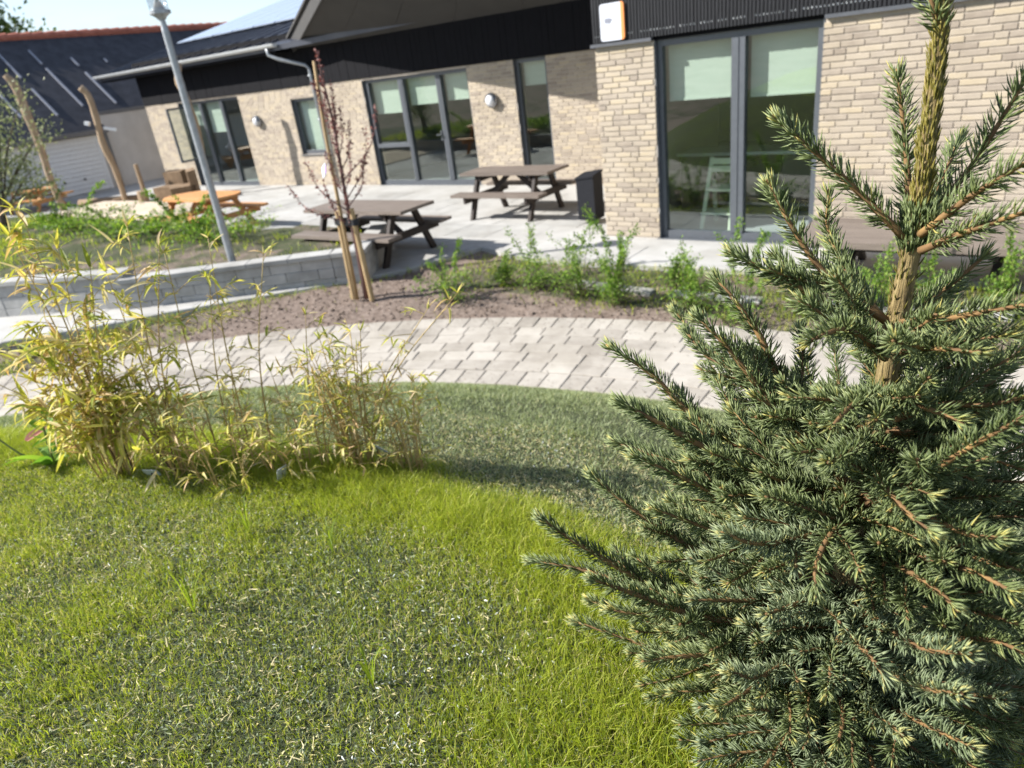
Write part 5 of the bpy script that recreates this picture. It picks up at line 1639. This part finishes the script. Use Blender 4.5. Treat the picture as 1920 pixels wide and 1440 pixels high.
# short shoots straight from the stem between whorls
for k in range(24):
    z = random.uniform(1.25, 2.0)
    base, _, _ = sample_path(tp, [(z - 1.10) / 1.5]); base = base[0]
    a = random.uniform(0, 2 * PI); L = random.uniform(0.10, 0.22) * (1.3 - (z - 1.25) * 0.6)
    branch([base, base + np.array([math.cos(a) * L * 0.6, math.sin(a) * L * 0.6, L * 0.2]), base + np.array([math.cos(a) * L, math.sin(a) * L, L * 0.45])], 0.0035, 2, tw_len=0.07)
# needles pressed to the leader
i1 = int(np.argmin(abs(tp[:, 2] - 2.21)))
V, T, ti = needles([(tp[i1:], rad[i1], rad[-1])], 2600, 0.020, 11, 0.0, tipy=False, w=0.0014)
mesh_obj('leader_needles', V, T, ti, M['needle_leader'], spruce, SP)
i0 = int(np.argmin(abs(tp[:, 2] - 1.6)))
V, T, ti = needles([(tp[i0:i1], rad[i0], rad[i1])], 620, 0.022, 24, 0.0, tipy=False, w=0.0013)
mesh_obj('stem_needles', V, T, np.clip(ti * 0.6, 0, 1), M['needle_leader'], spruce, SP)
V, T, ti = needles([(tp[i1 - 2:i1 + 3], 0.02, 0.02)], 9000, 0.02, 28, 0.0, tipy=False)
mesh_obj('whorl_needles', V, T, ti, M['needle'], spruce, SP)

# ------------------------------------------------------------------ bamboo
def leaf_shape(L, W, droop, curl, tint=0.0):
    mb = MB(); mb.tint = tint
    n = 6; vs = []
    for i in range(n + 1):
        t_ = i / n
        w = W * math.sin(PI * min(1, 0.08 + 0.92 * t_) ** 0.75) ** 0.9 if i < n else 0.0
        x = L * t_ * (1 - 0.12 * droop * t_); z = -droop * L * 0.45 * t_ * t_
        c = curl * t_
        vs += [(x, -w / 2 * math.cos(c), z + w * 0.22), (x, 0, z), (x, w / 2, z + w * 0.22 + w * 0.3 * math.sin(c))]
    fs = []
    for i in range(n):
        for k in range(2):
            fs.append((i * 3 + k, i * 3 + k + 1, i * 3 + k + 4, i * 3 + k + 3))
    mb.add(vs, fs)
    return mb
leaf_mbs = [leaf_shape(1, 0.15, dr, cu) for dr, cu in ((0.35, 0.2), (0.9, 0.6), (1.4, -0.5), (0.15, 0.9))]
leaf_mes = [m_.mesh('leaf', M['bamboo_leaf']) for m_ in leaf_mbs]
leaf_np = [(np.array(m_.v), np.array(m_.f)) for m_ in leaf_mbs]
def bamboo(x, y, label, culms, nind=300, leafL=(0.05, 0.09), twn=(3, 6), dark=0, lpt=(4, 8), tones=None, lo=0.28):
    z = float(ground_z(x, y)[0]) - 0.01
    B = np.array((x, y, z))
    t = thing('bamboo_clump', label, 'bamboo', tuple(B), 0, 'young bamboo clumps along the top of the bank')
    leaves = []
    for ci, (dx, dy, tx, ty, h) in enumerate(culms):
        b0 = B + np.array((dx, dy, 0)); tip = b0 + np.array((tx, ty, h))
        mid = b0 + np.array((tx * 0.35, ty * 0.35, h * 0.55))
        pts = smooth_path([b0, mid, tip], 12)
        mb = MB(B)
        r = np.linspace(0.0036, 0.0012, 12) * (0.8 + 0.4 * h)
        mb.tube(pts, r, 6)
        for f in np.arange(0.1, 0.95, 0.11):
            P, Tn, _ = sample_path(pts, [f]); rr = np.interp(f, np.linspace(0, 1, 12), r)
            mb.tube([P[0] - Tn[0] * 0.003, P[0] + Tn[0] * 0.003], [rr * 1.5, rr * 1.35], 6)
        nt_ = random.randint(*twn) + int(h * (6 if h < 0.7 else 10))
        for k in range(nt_):
            f = lo + (0.98 - lo) * (k + random.random()) / nt_
            P, Tn, _ = sample_path(pts, [f]); P = P[0]; Tn = Tn[0]
            a = random.uniform(0, 2 * PI)
            l = random.uniform(0.05, 0.20) * (1.15 - 0.5 * f)
            d = np.array((math.cos(a), math.sin(a), random.uniform(0.2, 0.9))); d /= np.linalg.norm(d)
            e = P + d * l
            tw = smooth_path([P, P + d * l * 0.6, e + np.array((0, 0, -0.1 * l))], 5)
            mb.tube(tw, np.linspace(0.0016, 0.0007, 5), 4, cap=False)
            for q_ in range(random.randint(*lpt)):
                g_ = random.uniform(0.35, 1.0)
                PP, TT, _ = sample_path(tw, [g_])
                dd = TT[0] * 0.7 + np.array([random.gauss(0, .6), random.gauss(0, .6), random.gauss(-0.1, .45)])
                dd /= np.linalg.norm(dd)
                leaves.append((PP[0], dd, random.uniform(*leafL) * random.choice((0.8, 1.0, 1.35))))
        for q_ in range(4):
            dd = norm(pts[-1] - pts[-2]) + rng.normal(0, 0.45, 3)
            leaves.append((pts[-1], dd / np.linalg.norm(dd), random.uniform(*leafL) * 1.1))
        mb.build('culm', M['culm_dark'] if ci < dark else M['culm'], t, smooth=True)
    leaves.sort(key=lambda q_: -q_[2] * (0.5 + (q_[0][2] - z)))
    Vs, Ts, tis = [], [], []; b_ = 0
    for k, (P, d, L) in enumerate(leaves):
        up = Vector((random.gauss(0, .35), random.gauss(0, .35), 1)).normalized()
        dx_ = Vector(d); sy = up.cross(dx_)
        if sy.length < 0.05:
            sy = Vector((1, 0, 0)).cross(dx_)
        sy.normalize(); uz = dx_.cross(sy)
        m3 = Matrix((dx_, sy, uz)).transposed()
        v = random.randrange(4)
        if k < nind:
            o = bpy.data.objects.new('leaf', leaf_mes[v]); COL.objects.link(o); o.parent = t
            o.matrix_local = Matrix.Translation(Vector(P - B)) @ m3.to_4x4() @ Matrix.Diagonal((L, L, L, 1))
        else:
            vv, ff = leaf_np[v]
            W = (np.array(m3) @ (vv * L).T).T + (P - B)
            Vs.append(W); Ts.append(np.concatenate([ff[:, [0, 1, 2]], ff[:, [0, 2, 3]]]) + b_); b_ += len(vv)
            tis.append(np.full(len(vv), random.random()))
    if Vs:
        o = link('leaf', array_mesh('leaf', np.concatenate(Vs), np.concatenate(Ts), np.concatenate(tis), M['bamboo_leaf']), t)
        o['kind'] = 'stuff'
    return len(leaves)
R = random.uniform
def culmset(n, r, hmin, hmax, sp, lean=(0, 0)):
    res = []
    for k in range(n):
        a = R(0, 2 * PI); d = r * math.sqrt(random.random()); h = R(hmin, hmax)
        res.append((math.cos(a) * d, math.sin(a) * d, math.cos(a) * sp * R(0.3, 1) + lean[0] * h, math.sin(a) * sp * R(0.3, 1) + lean[1] * h, h))
    return res
n1 = bamboo(-2.84, 0.96, 'tallest yellow bamboo clump with reddish dark canes beside the dock plant',
            [(0.03, 0.0, -0.10, -0.06, 0.62), (0.05, 0.03, -0.02, 0.02, 0.55), (0.0, 0.02, 0.0, 0.0, 1.06), (0.02, 0.0, -0.08, -0.02, 0.98), (0.02, 0.0, 0.06, 0.06, 0.92), (0.03, 0.02, 0.10, 0.10, 0.84), (0.0, 0.0, -0.30, -0.24, 0.52)] + culmset(17, 0.07, 0.36, 0.64, 0.13),
            dark=2, leafL=(0.055, 0.095), twn=(3, 5))
n2 = bamboo(-2.60, 1.06, 'sparse bamboo clump with two crossing dark canes', [(0.02, 0.0, -0.20, -0.13, 0.40), (0.0, 0.0, 0.06, 0.10, 0.50), (0.03, 0.02, 0.06, 0.08, 0.98), (0.02, 0.02, 0.12, 0.14, 0.9), (0.02, 0.02, -0.02, 0.0, 0.84)] + culmset(7, 0.07, 0.3, 0.5, 0.12),
            dark=2, nind=150, leafL=(0.045, 0.08), twn=(2, 4))
n3 = bamboo(-2.40, 1.20, 'wide straw coloured bamboo clump in the middle of the row', culmset(12, 0.20, 0.22, 0.52, 0.16) + [(0.05, 0.05, 0.02, 0.08, 0.92), (0.1, 0.1, 0.10, 0.14, 0.84), (-0.1, 0, 0.0, 0.05, 0.88), (0.0, 0.0, 0.05, 0.1, 0.78)], nind=200, leafL=(0.032, 0.056), lpt=(4, 7), lo=0.12)
n4 = bamboo(-2.17, 1.34, 'low dense straw coloured bamboo clump beside the grey plant label', culmset(10, 0.11, 0.20, 0.44, 0.14) + [(0.05, 0.05, 0.0, 0.1, 0.62)], nind=150, leafL=(0.030, 0.052), lpt=(4, 7), lo=0.10)
n5 = bamboo(-2.00, 1.47, 'pale yellow upright bamboo clump next to the white strip label', culmset(18, 0.06, 0.34, 0.60, 0.09) + [(0.02, 0.02, 0.26, 0.22, 0.62), (0.02, 0.02, 0.34, 0.30, 0.66)], nind=150, leafL=(0.030, 0.052), lpt=(4, 7), lo=0.10)
n6 = bamboo(-1.84, 1.60, 'rightmost small bamboo clump at the edge of the open lawn', culmset(12, 0.05, 0.24, 0.46, 0.09) , nind=120, leafL=(0.03, 0.05), lpt=(3, 6), lo=0.1)

# dock plant with red leaves
dz = float(ground_z(-3.22, 0.86)[0])
t = thing('dock_plant', 'broad leaved green dock plant with two reddish leaves at the left edge', 'plant', (-3.22, 0.86, dz))
def big_leaf(P, d, L, W, mat, droop=0.5, up=None):
    mb0 = leaf_shape(1, W / L, droop, 0.3, tint=random.random())
    dx_ = Vector(d).normalized(); up = Vector(up) if up else Vector((0.2, -0.3, 1))
    sy = up.cross(dx_).normalized(); uz = dx_.cross(sy)
    m3 = Matrix((dx_, sy, uz)).transposed()
    o = mb0.build('leaf', M[mat], t)
    o.matrix_local = Matrix.Translation(Vector(P)) @ m3.to_4x4() @ Matrix.Diagonal((L, L, L, 1))
for (a, el, L, W, dr) in ((2.9, 0.5, 0.20, 0.055, 0.9), (3.7, 0.7, 0.19, 0.05, 1.1), (4.4, 1.2, 0.17, 0.05, 0.7), (1.0, 1.3, 0.18, 0.045, 0.9), (0.2, 1.0, 0.15, 0.045, 1.2), (5.3, 1.1, 0.16, 0.05, 0.8)):
    big_leaf((math.cos(a) * 0.01, math.sin(a) * 0.01, 0.02), (math.cos(a), math.sin(a), el), L, W, 'dock_leaf', droop=dr, up=(math.sin(a) * 0.5, -math.cos(a) * 0.4, 1))
mb = MB(); mb.tube([(0, 0, 0), (0.02, 0.01, 0.14), (0.03, 0.03, 0.30)], [0.006, 0.005, 0.003], 6); mb.build('stem', M['green_stem'], t)
mb = MB(); mb.tube([(0, 0, 0), (-0.10, -0.07, 0.08), (-0.17, -0.12, 0.19)], [0.005, 0.004, 0.003], 6); mb.build('stem', M['green_stem'], t)
mb = MB(); mb.tube([(0, 0, 0), (0.05, 0.05, 0.12), (0.07, 0.08, 0.24)], [0.005, 0.004, 0.003], 6); mb.build('stem', M['green_stem'], t)
for st in ((0.02, 0.015), (0.055, 0.06)):
    for q_ in range(8):
        zz = 0.07 + 0.027 * q_; a = q_ * 2.4 + st[0] * 40
        big_leaf((st[0], st[1], zz), (math.cos(a) * 0.8, math.sin(a) * 0.8, random.uniform(0.4, 1.5)), random.uniform(0.07, 0.12), random.uniform(0.022, 0.038), 'dock_leaf', droop=random.uniform(0.2, 1.3),
                 up=(random.gauss(0, .5), random.gauss(0, .5), 1))
big_leaf((-0.15, -0.11, 0.15), (-0.5, -0.3, 1.0), 0.10, 0.05, 'dock_leaf')
big_leaf((0.05, 0.05, 0.085), (0.85, 0.5, 0.08), 0.11, 0.05, 'red_leaf', droop=0.1)
big_leaf((-0.09, -0.03, 0.12), (-0.1, 0.55, 0.12), 0.12, 0.05, 'red_leaf', droop=0.2)

# plant labels pushed into the grass
def label_stick(x, y, hgt, lean, card, label, size=(0.035, 0.10)):
    z = float(ground_z(x, y)[0])
    t = thing('plant_label', label, 'plant label', (x, y, z), 0, 'plant labels among the bamboo')
    mb = MB(); mb.tube([(0, 0, -0.02), (lean[0] * 0.3, lean[1] * 0.3, hgt)], 0.0025, 5); mb.build('stick', M['rubber'], t)
    mb = MB(); c = Vector((lean[0] * 0.3, lean[1] * 0.3, hgt)); d = Vector(card)
    mb.bar(c - d * size[1] / 2, c + d * size[1] / 2, 0.003, size[0], up=(0.2, -0.5, 0.8)); mb.build('card', M['label_tag'], t)
label_stick(-1.93, 1.52, 0.11, (0.0, 0.0), (-0.62, -0.44, 0.62), 'white strip plant label leaning before the pale yellow bamboo', (0.022, 0.12))
label_stick(-2.17, 1.25, 0.045, (0.0, 0.0), (0.1, 0.1, 0.9), 'grey square plant label low in the grass mid row', (0.05, 0.05))
label_stick(-2.68, 1.0, 0.04, (0.1, 0.0), (-0.8, -0.5, 0.1), 'pale plant label lying at the foot of the crossing dark canes', (0.045, 0.06))

# ------------------------------------------------------------------ grass and ground cover
def project(P):
    q = (P - np.array([0, 0, 2.5])) @ RM
    w = np.maximum(q[:, 2], 1e-3)
    return 960 + 1335 * q[:, 0] / w, 720 + 1335 * q[:, 1] / w, q[:, 2]
def blades(x, y, h, w, lean, tint, simple=False):
    n = len(x)
    z, _ = ground_z(x, y)
    B = np.stack([x, y, z - 0.003], -1)
    a = rng.random(n) * 2 * PI
    S = np.stack([np.cos(a), np.sin(a), np.zeros(n)], -1) * (w * 0.5)[:, None]
    b2 = rng.random(n) * 2 * PI
    Ld = np.stack([np.cos(b2), np.sin(b2), np.zeros(n)], -1) * (lean * h)[:, None]
    up = np.stack([np.zeros(n), np.zeros(n), h], -1)
    m = B + up * 0.55 + Ld * 0.35
    tip = B + up * (1 - 0.3 * lean)[:, None] + Ld
    if simple:
        V = np.stack([B - S, B + S, tip], 1).reshape(-1, 3)
        return V, np.arange(n * 3).reshape(-1, 3), np.repeat(tint, 3)
    V = np.stack([B - S, B + S, m - S * 0.8, m + S * 0.8, tip], 1).reshape(-1, 3)
    k = np.arange(n)[:, None, None] * 5
    T = (k + np.array([(0, 1, 3), (0, 3, 2), (2, 3, 4)])[None]).reshape(-1, 3)
    return V, T, np.repeat(tint, 5)

# candidates over the bank top in front of the camera
n = 900000
x = rng.uniform(-4.3, 1.0, n); y = rng.uniform(-0.6, 2.6, n)
s = R_IN - np.hypot(x - CX, y - CY)
u, v, w = project(np.stack([x, y, np.full(n, 1.2)], -1))
ok = (w > 0.2) & (u > -350) & (u < 2270) & (v > 600) & (v < 1720)
x, y, s, u, v = x[ok], y[ok], s[ok], u[ok], v[ok]
dcam = np.hypot(x, y)
patch = 0.6 * fbm(x, y, 2.6, 41) + 0.4 * fbm(x, y, 6.5, 45)
fine = fbm(x, y, 9.0, 43)
# lush strip along the crest and a tongue that runs down beside the spruce
crest = np.exp(-((s - 3.22) / 0.17) ** 2) * 1.0
side = np.exp(-(((x + 0.75) * 0.85 + (y - 0.95) * 0.5) / 0.22) ** 2) * 0.38 * (s > 2.9)
near = np.exp(-(np.hypot(x + 0.42, y - 0.85) / 0.30) ** 2) * 0.5
leftp = np.exp(-((s - 3.45) / 0.22) ** 2) * (x < -2.0) * 0.5
dens = np.clip(0.42 + 1.0 * np.clip((patch - 0.42) * 4.0, 0, 1) * np.clip((fine - 0.25) * 2.2, 0, 1) + crest + side + near + leftp, 0, 1)
dens = dens * np.where(s > 2.95, 1.0, np.exp(-((2.95 - s) / 0.10) ** 2) * 0.8 + 0.02)
keep = rng.random(len(x)) < dens * 0.85
xg, yg, sg_, cg = x[keep], y[keep], s[keep], np.clip(crest + side * 0.7 + near, 0, 1)[keep]
fg = np.clip((patch[keep] - 0.45) * 2.5, 0, 1)
h = (0.014 + 0.026 * rng.random(len(xg)) ** 1.5 + 0.022 * fg) * (1 + 1.6 * cg * rng.uniform(0.5, 1, len(xg)))
ti = np.clip(rng.normal(0.55, 0.16, len(xg)) + 0.10 * cg + np.where(rng.random(len(xg)) < 0.34 * (1 - cg), 0.38, 0), 0, 1)
V, T, tt = blades(xg, yg, h, rng.uniform(0.0010, 0.0024, len(xg)), rng.uniform(0.15, 0.95, len(xg)), ti)
g1 = link('grass', array_mesh('grass', V, T, tt, M['grass'])); g1['kind'] = 'stuff'
print('grass blades', len(xg))
# looser grass over the rest of the bank top
n = 330000
xo = rng.uniform(-6.2, 3.2, n); yo = rng.uniform(-4.0, 2.4, n)
so = R_IN - np.hypot(xo - CX, yo - CY)
uo, vo, wo = project(np.stack([xo, yo, np.full(n, 1.2)], -1))
outside = ~((wo > 0.2) & (uo > -300) & (uo < 2220) & (vo > 620) & (vo < 1670))
ok = outside & (so > 2.95 - 0.15 * rng.random(n)) & (rng.random(n) < 0.35 + 0.65 * np.clip((fbm(xo, yo, 2.6, 41) - 0.3) * 3, 0, 1))
xo, yo = xo[ok], yo[ok]; n = len(xo)
V, T, tt = blades(xo, yo, rng.uniform(0.025, 0.075, n), rng.uniform(0.0025, 0.005, n), rng.uniform(0.2, 0.9, n), np.clip(rng.normal(0.55, 0.18, n), 0, 1), True)
g9 = link('grass', array_mesh('grass', V, T, tt, M['grass'])); g9['kind'] = 'stuff'
# low creeping scraps, moss and white fluff under the grass
keep = rng.random(len(x)) < (0.12 * np.where(s > 2.7, 1, 0.3))
xc, yc = x[keep], y[keep]
n = len(xc)
P = np.stack([xc, yc, ground_z(xc, yc)[0] + rng.uniform(0.0, 0.016, n)], -1)
D = rng.normal(0, 1, (n, 3)) * np.array([1, 1, 0.7])
ti = np.clip(rng.beta(2.2, 2.6, n) * 0.83, 0, 0.83)
ti = np.where(rng.random(n) < 0.14, rng.uniform(0.85, 0.95, n), ti)
fl = fbm(xc, yc, 3.0, 51)
ti = np.where(rng.random(n) < 0.10 * np.clip((fl - 0.38) * 4, 0.05, 1.6), rng.uniform(0.972, 1.0, n), ti)
V, T, tt = leaf_cloud(P, D, rng.normal(0, 0.5, P.shape) + np.array([0, 0, 1]), rng.uniform(0.005, 0.017, n), rng.uniform(0.0025, 0.006, n), ti, fold=0.5)
g2 = link('ground_cover', array_mesh('ground_cover', V, T, tt, M['cover'])); g2['kind'] = 'stuff'
print('cover', n)
# thin dry stalks and threads lying in the turf
keep = rng.random(len(x)) < (0.30 * np.where(s > 2.7, 1, 0.4) * np.clip(0.35 + 1.3 * (fine - 0.2), 0.3, 1))
xt, yt = x[keep], y[keep]; n = len(xt)
lump = np.clip(fbm(xt, yt, 14.0, 47) - 0.3, 0, 1)
zb = ground_z(xt, yt)[0] + rng.random(n) ** 1.3 * (0.006 + 0.030 * lump)
ti = np.clip(rng.beta(2, 2, n) * 0.84, 0, 0.83)
dryp = np.clip(0.36 + 1.1 * (fbm(xt, yt, 1.9, 49) - 0.4), 0.15, 0.75)
ti = np.where(rng.random(n) < dryp, rng.uniform(0.85, 0.958, n), ti)
P = np.stack([xt, yt, zb], -1)
D = norm(rng.normal(0, 1, (n, 3)) * np.array([1, 1, 0.55]))
S = norm(np.cross(D, rng.normal(0, 1, (n, 3))))
Ln = rng.uniform(0.010, 0.032, n)[:, None]; Wn = rng.uniform(0.0005, 0.0013, n)[:, None]
cv = rng.normal(0, 0.35, (n, 3)) * Ln
m_ = P + D * Ln * 0.5 + cv * 0.5
V = np.stack([P - S * Wn, P + S * Wn, m_ - S * Wn, m_ + S * Wn, P + D * Ln + cv * 0.3], 1).reshape(-1, 3)
k = np.arange(n)[:, None, None] * 5
T = (k + np.array([(0, 1, 3), (0, 3, 2), (2, 3, 4)])[None]).reshape(-1, 3)
tt = np.repeat(ti, 5)
g7 = link('thatch', array_mesh('thatch', V, T, tt, M['cover'])); g7['kind'] = 'stuff'
print('thatch', n)
# short lawn down the slope to the path
n = 640000
a = rng.uniform(math.radians(36), math.radians(166), n); r = np.sqrt(rng.uniform(4.6 ** 2, 7.80 ** 2, n))
x = CX + r * np.cos(a); y = CY + r * np.sin(a); s = R_IN - r
u, v, w = project(np.stack([x, y, bank_z(x, y)[0]], -1))
vis_ = (w > 0.2) & (u > -300) & (u < 2200)
ok = (rng.random(n) < np.where(vis_, 0.62, 0.30) * (0.30 + 0.9 * fbm(x, y, 3.3, 61)))
x, y, s = x[ok], y[ok], s[ok]
n = len(x)
pt = fbm(x, y, 2.3, 63)
h = rng.uniform(0.012, 0.034, n) * (0.7 + 0.6 * pt)
dry = np.exp(-((s - 2.75) / 0.16) ** 2)
ti = np.clip(rng.normal(0.48, 0.17, n) + 0.2 * (pt - 0.5) + np.where(rng.random(n) < 0.06 + 0.4 * dry, 0.45, 0), 0, 1)
V, T, tt = blades(x, y, h, rng.uniform(0.003, 0.007, n), rng.uniform(0.3, 1.0, n), ti, True)
g3 = link('lawn', array_mesh('lawn', V, T, tt, M['lawn'])); g3['kind'] = 'stuff'
print('lawn', n)
# weeds and grass over the planting beds
n = 60000
x = rng.uniform(-12.5, 1.5, n); y = rng.uniform(1.5, 7.7, n)
r = np.hypot(x - CX, y - CY)
wz = fbm(x, y, 2.0, 71)
front = np.clip((y - 6.15) / 0.5, 0, 1) * (x > -6.3)
lft = (x < -8.0) * 0.8 * np.clip((wz - 0.35) * 3, 0, 1)
rgt = (x > -2.2) * 0.55 * np.clip((wz - 0.3) * 3, 0, 1)
edge_ = np.zeros(n)
for (ax, ay), (bx, by) in zip(EDGE[:-1], EDGE[1:]):
    tx, ty = bx - ax, by - ay; L2 = tx * tx + ty * ty
    k = np.clip(((x - ax) * tx + (y - ay) * ty) / L2, 0, 1)
    edge_ = np.maximum(edge_, np.exp(-(np.hypot(x - ax - k * tx, y - ay - k * ty) / 0.16) ** 2))
poly_in = np.array([inside(TERR, a_, b_) for a_, b_ in zip(x, y)])
ok = (r > R_OUT + 0.02) & ~poly_in & (rng.random(n) < np.clip(front * np.clip((wz - 0.2) * 2, 0.2, 1) + lft + rgt + edge_ * 0.7 + 0.01, 0, 1))
x, y = x[ok], y[ok]; n = len(x)
V, T, tt = blades(x, y, rng.uniform(0.03, 0.11, n), rng.uniform(0.004, 0.012, n), rng.uniform(0.3, 1.0, n), np.clip(rng.normal(0.5, 0.25, n), 0, 1))
g4 = link('weeds', array_mesh('weeds', V, T, tt, M['grass'])); g4['kind'] = 'stuff'
n = 26000
x = rng.uniform(-20, -7.4, n); y = rng.uniform(1.6, 7.4, n)
wz = fbm(x, y, 1.0, 81)
far_ = np.clip((y - 3.6 - 0.3 * (x + 12)) / 2.0, 0, 1)
ok = np.array([inside(BED, a_, b_) for a_, b_ in zip(x, y)]) & (rng.random(n) < np.clip((wz - 0.42) * 3, 0.03, 1) * (0.25 + far_))
x, y = x[ok], y[ok]; n = len(x)
V, T, tt = blades(x, y, rng.uniform(0.05, 0.14, n), rng.uniform(0.008, 0.018, n), rng.uniform(0.3, 1.0, n), np.clip(rng.normal(0.55, 0.33, n), 0, 1))
zb = ground_z(x, y)[0]
V = V.reshape(-1, 5, 3); V[:, :, 2] += (BZ - 0.02 - zb)[:, None]
g5 = link('weeds', array_mesh('weeds', V.reshape(-1, 3), T, tt, M['grass'])); g5['kind'] = 'stuff'
# clods and crumbs of soil in the bed
n = 9000
x = rng.uniform(-10.5, 1.0, n); y = rng.uniform(2.0, 7.2, n); r = np.hypot(x - CX, y - CY)
ok = (r > R_OUT + 0.03) & ~np.array([inside(TERR, a_, b_) for a_, b_ in zip(x, y)])
x, y = x[ok], y[ok]; n = len(x)
c = np.stack([x, y, ground_z(x, y)[0] + 0.004], -1)
rr = rng.uniform(0.006, 0.022, n)[:, None] * np.where(rng.random(n) < 0.05, 1.8, 1.0)[:, None]
octv = np.array([(1, 0, 0), (0, 1, 0), (-1, 0, 0), (0, -1, 0), (0, 0, 0.8), (0, 0, -0.8)])
V = (c[:, None, :] + octv[None] * rr[:, None, :] * rng.uniform(0.6, 1.3, (n, 6, 3))).reshape(-1, 3)
T = (np.arange(n)[:, None, None] * 6 + np.array([(0, 1, 4), (1, 2, 4), (2, 3, 4), (3, 0, 4), (1, 0, 5), (2, 1, 5), (3, 2, 5), (0, 3, 5)])[None]).reshape(-1, 3)
g6 = link('soil_crumbs', array_mesh('soil_crumbs', V, T, np.repeat(rng.random(n), 6), M['soil'])); g6['kind'] = 'stuff'

# taller weed tufts standing out of the foreground turf
def tuft(x, y, n_, hmin, hmax, wid, label, mat='grass', spread=0.8):
    z = float(ground_z(x, y)[0]); t = thing('grass_tuft', label, 'grass tuft', (x, y, z), 0, 'long bladed tufts in the foreground turf')
    for k in range(n_):
        a = R(0, 2 * PI); h_ = R(hmin, hmax); o_ = spread * h_ * R(0.3, 1)
        pts = smooth_path([(0, 0, 0), (math.cos(a) * o_ * 0.35, math.sin(a) * o_ * 0.35, h_ * 0.7), (math.cos(a) * o_, math.sin(a) * o_, h_ * R(0.6, 1))], 6)
        side = np.array((-math.sin(a), math.cos(a), 0)) * wid / 2
        ww = np.array([0.5, 1, 1, 0.85, 0.55, 0.02])
        mb = MB(); mb.tint = R(0.0, 0.4)
        vs = []
        for p_, w_ in zip(pts, ww):
            vs += [p_ - side * w_ + np.array((0, 0, 0.0008)), p_, p_ + side * w_ + np.array((0, 0, 0.0008))]
        mb.add(vs, [(i * 3 + j, i * 3 + j + 1, i * 3 + j + 4, i * 3 + j + 3) for i in range(5) for j in range(2)])
        mb.build('blade', M[mat], t)
tuft(-1.10, 0.70, 8, 0.10, 0.19, 0.0042, 'long bladed grass tuft low in the centre foreground')
tuft(-1.72, 0.62, 8, 0.10, 0.20, 0.004, 'thin long bladed tuft at left in the foreground turf')
tuft(-1.62, 1.02, 7, 0.08, 0.15, 0.005, 'pale broad bladed tuft beyond the bare patch')
tuft(-0.62, 0.66, 9, 0.08, 0.15, 0.005, 'long bladed tuft at the bottom beneath the spruce branches')
tuft(-0.36, 0.82, 7, 0.08, 0.15, 0.006, 'long bladed tuft under the lowest spruce shoots')
tuft(-1.95, 0.95, 7, 0.08, 0.16, 0.005, 'thin tuft left of the pale broad bladed one')

# bits of leaf and soil blown onto the paving
n = 2600
a = rng.uniform(math.radians(60), math.radians(150), n); r = R_IN + 0.02 + (R_OUT - R_IN - 0.04) * np.where(rng.random(n) < 0.5, 1 - 0.22 * rng.random(n) ** 2, np.where(rng.random(n) < 0.4, 0.12 * rng.random(n) ** 2, rng.random(n)))
x = CX + r * np.cos(a); y = CY + r * np.sin(a)
P = np.stack([x, y, np.full(n, -0.084)], -1)
D = rng.normal(0, 1, (n, 3)) * np.array([1, 1, 0.12])
V, T, tt = leaf_cloud(P, D, np.tile([0., 0, 1], (n, 1)), rng.uniform(0.006, 0.028, n), rng.uniform(0.004, 0.014, n), rng.random(n), fold=0.15)
g8 = link('leaf_litter', array_mesh('leaf_litter', V, T, tt, M['soil'])); g8['kind'] = 'stuff'
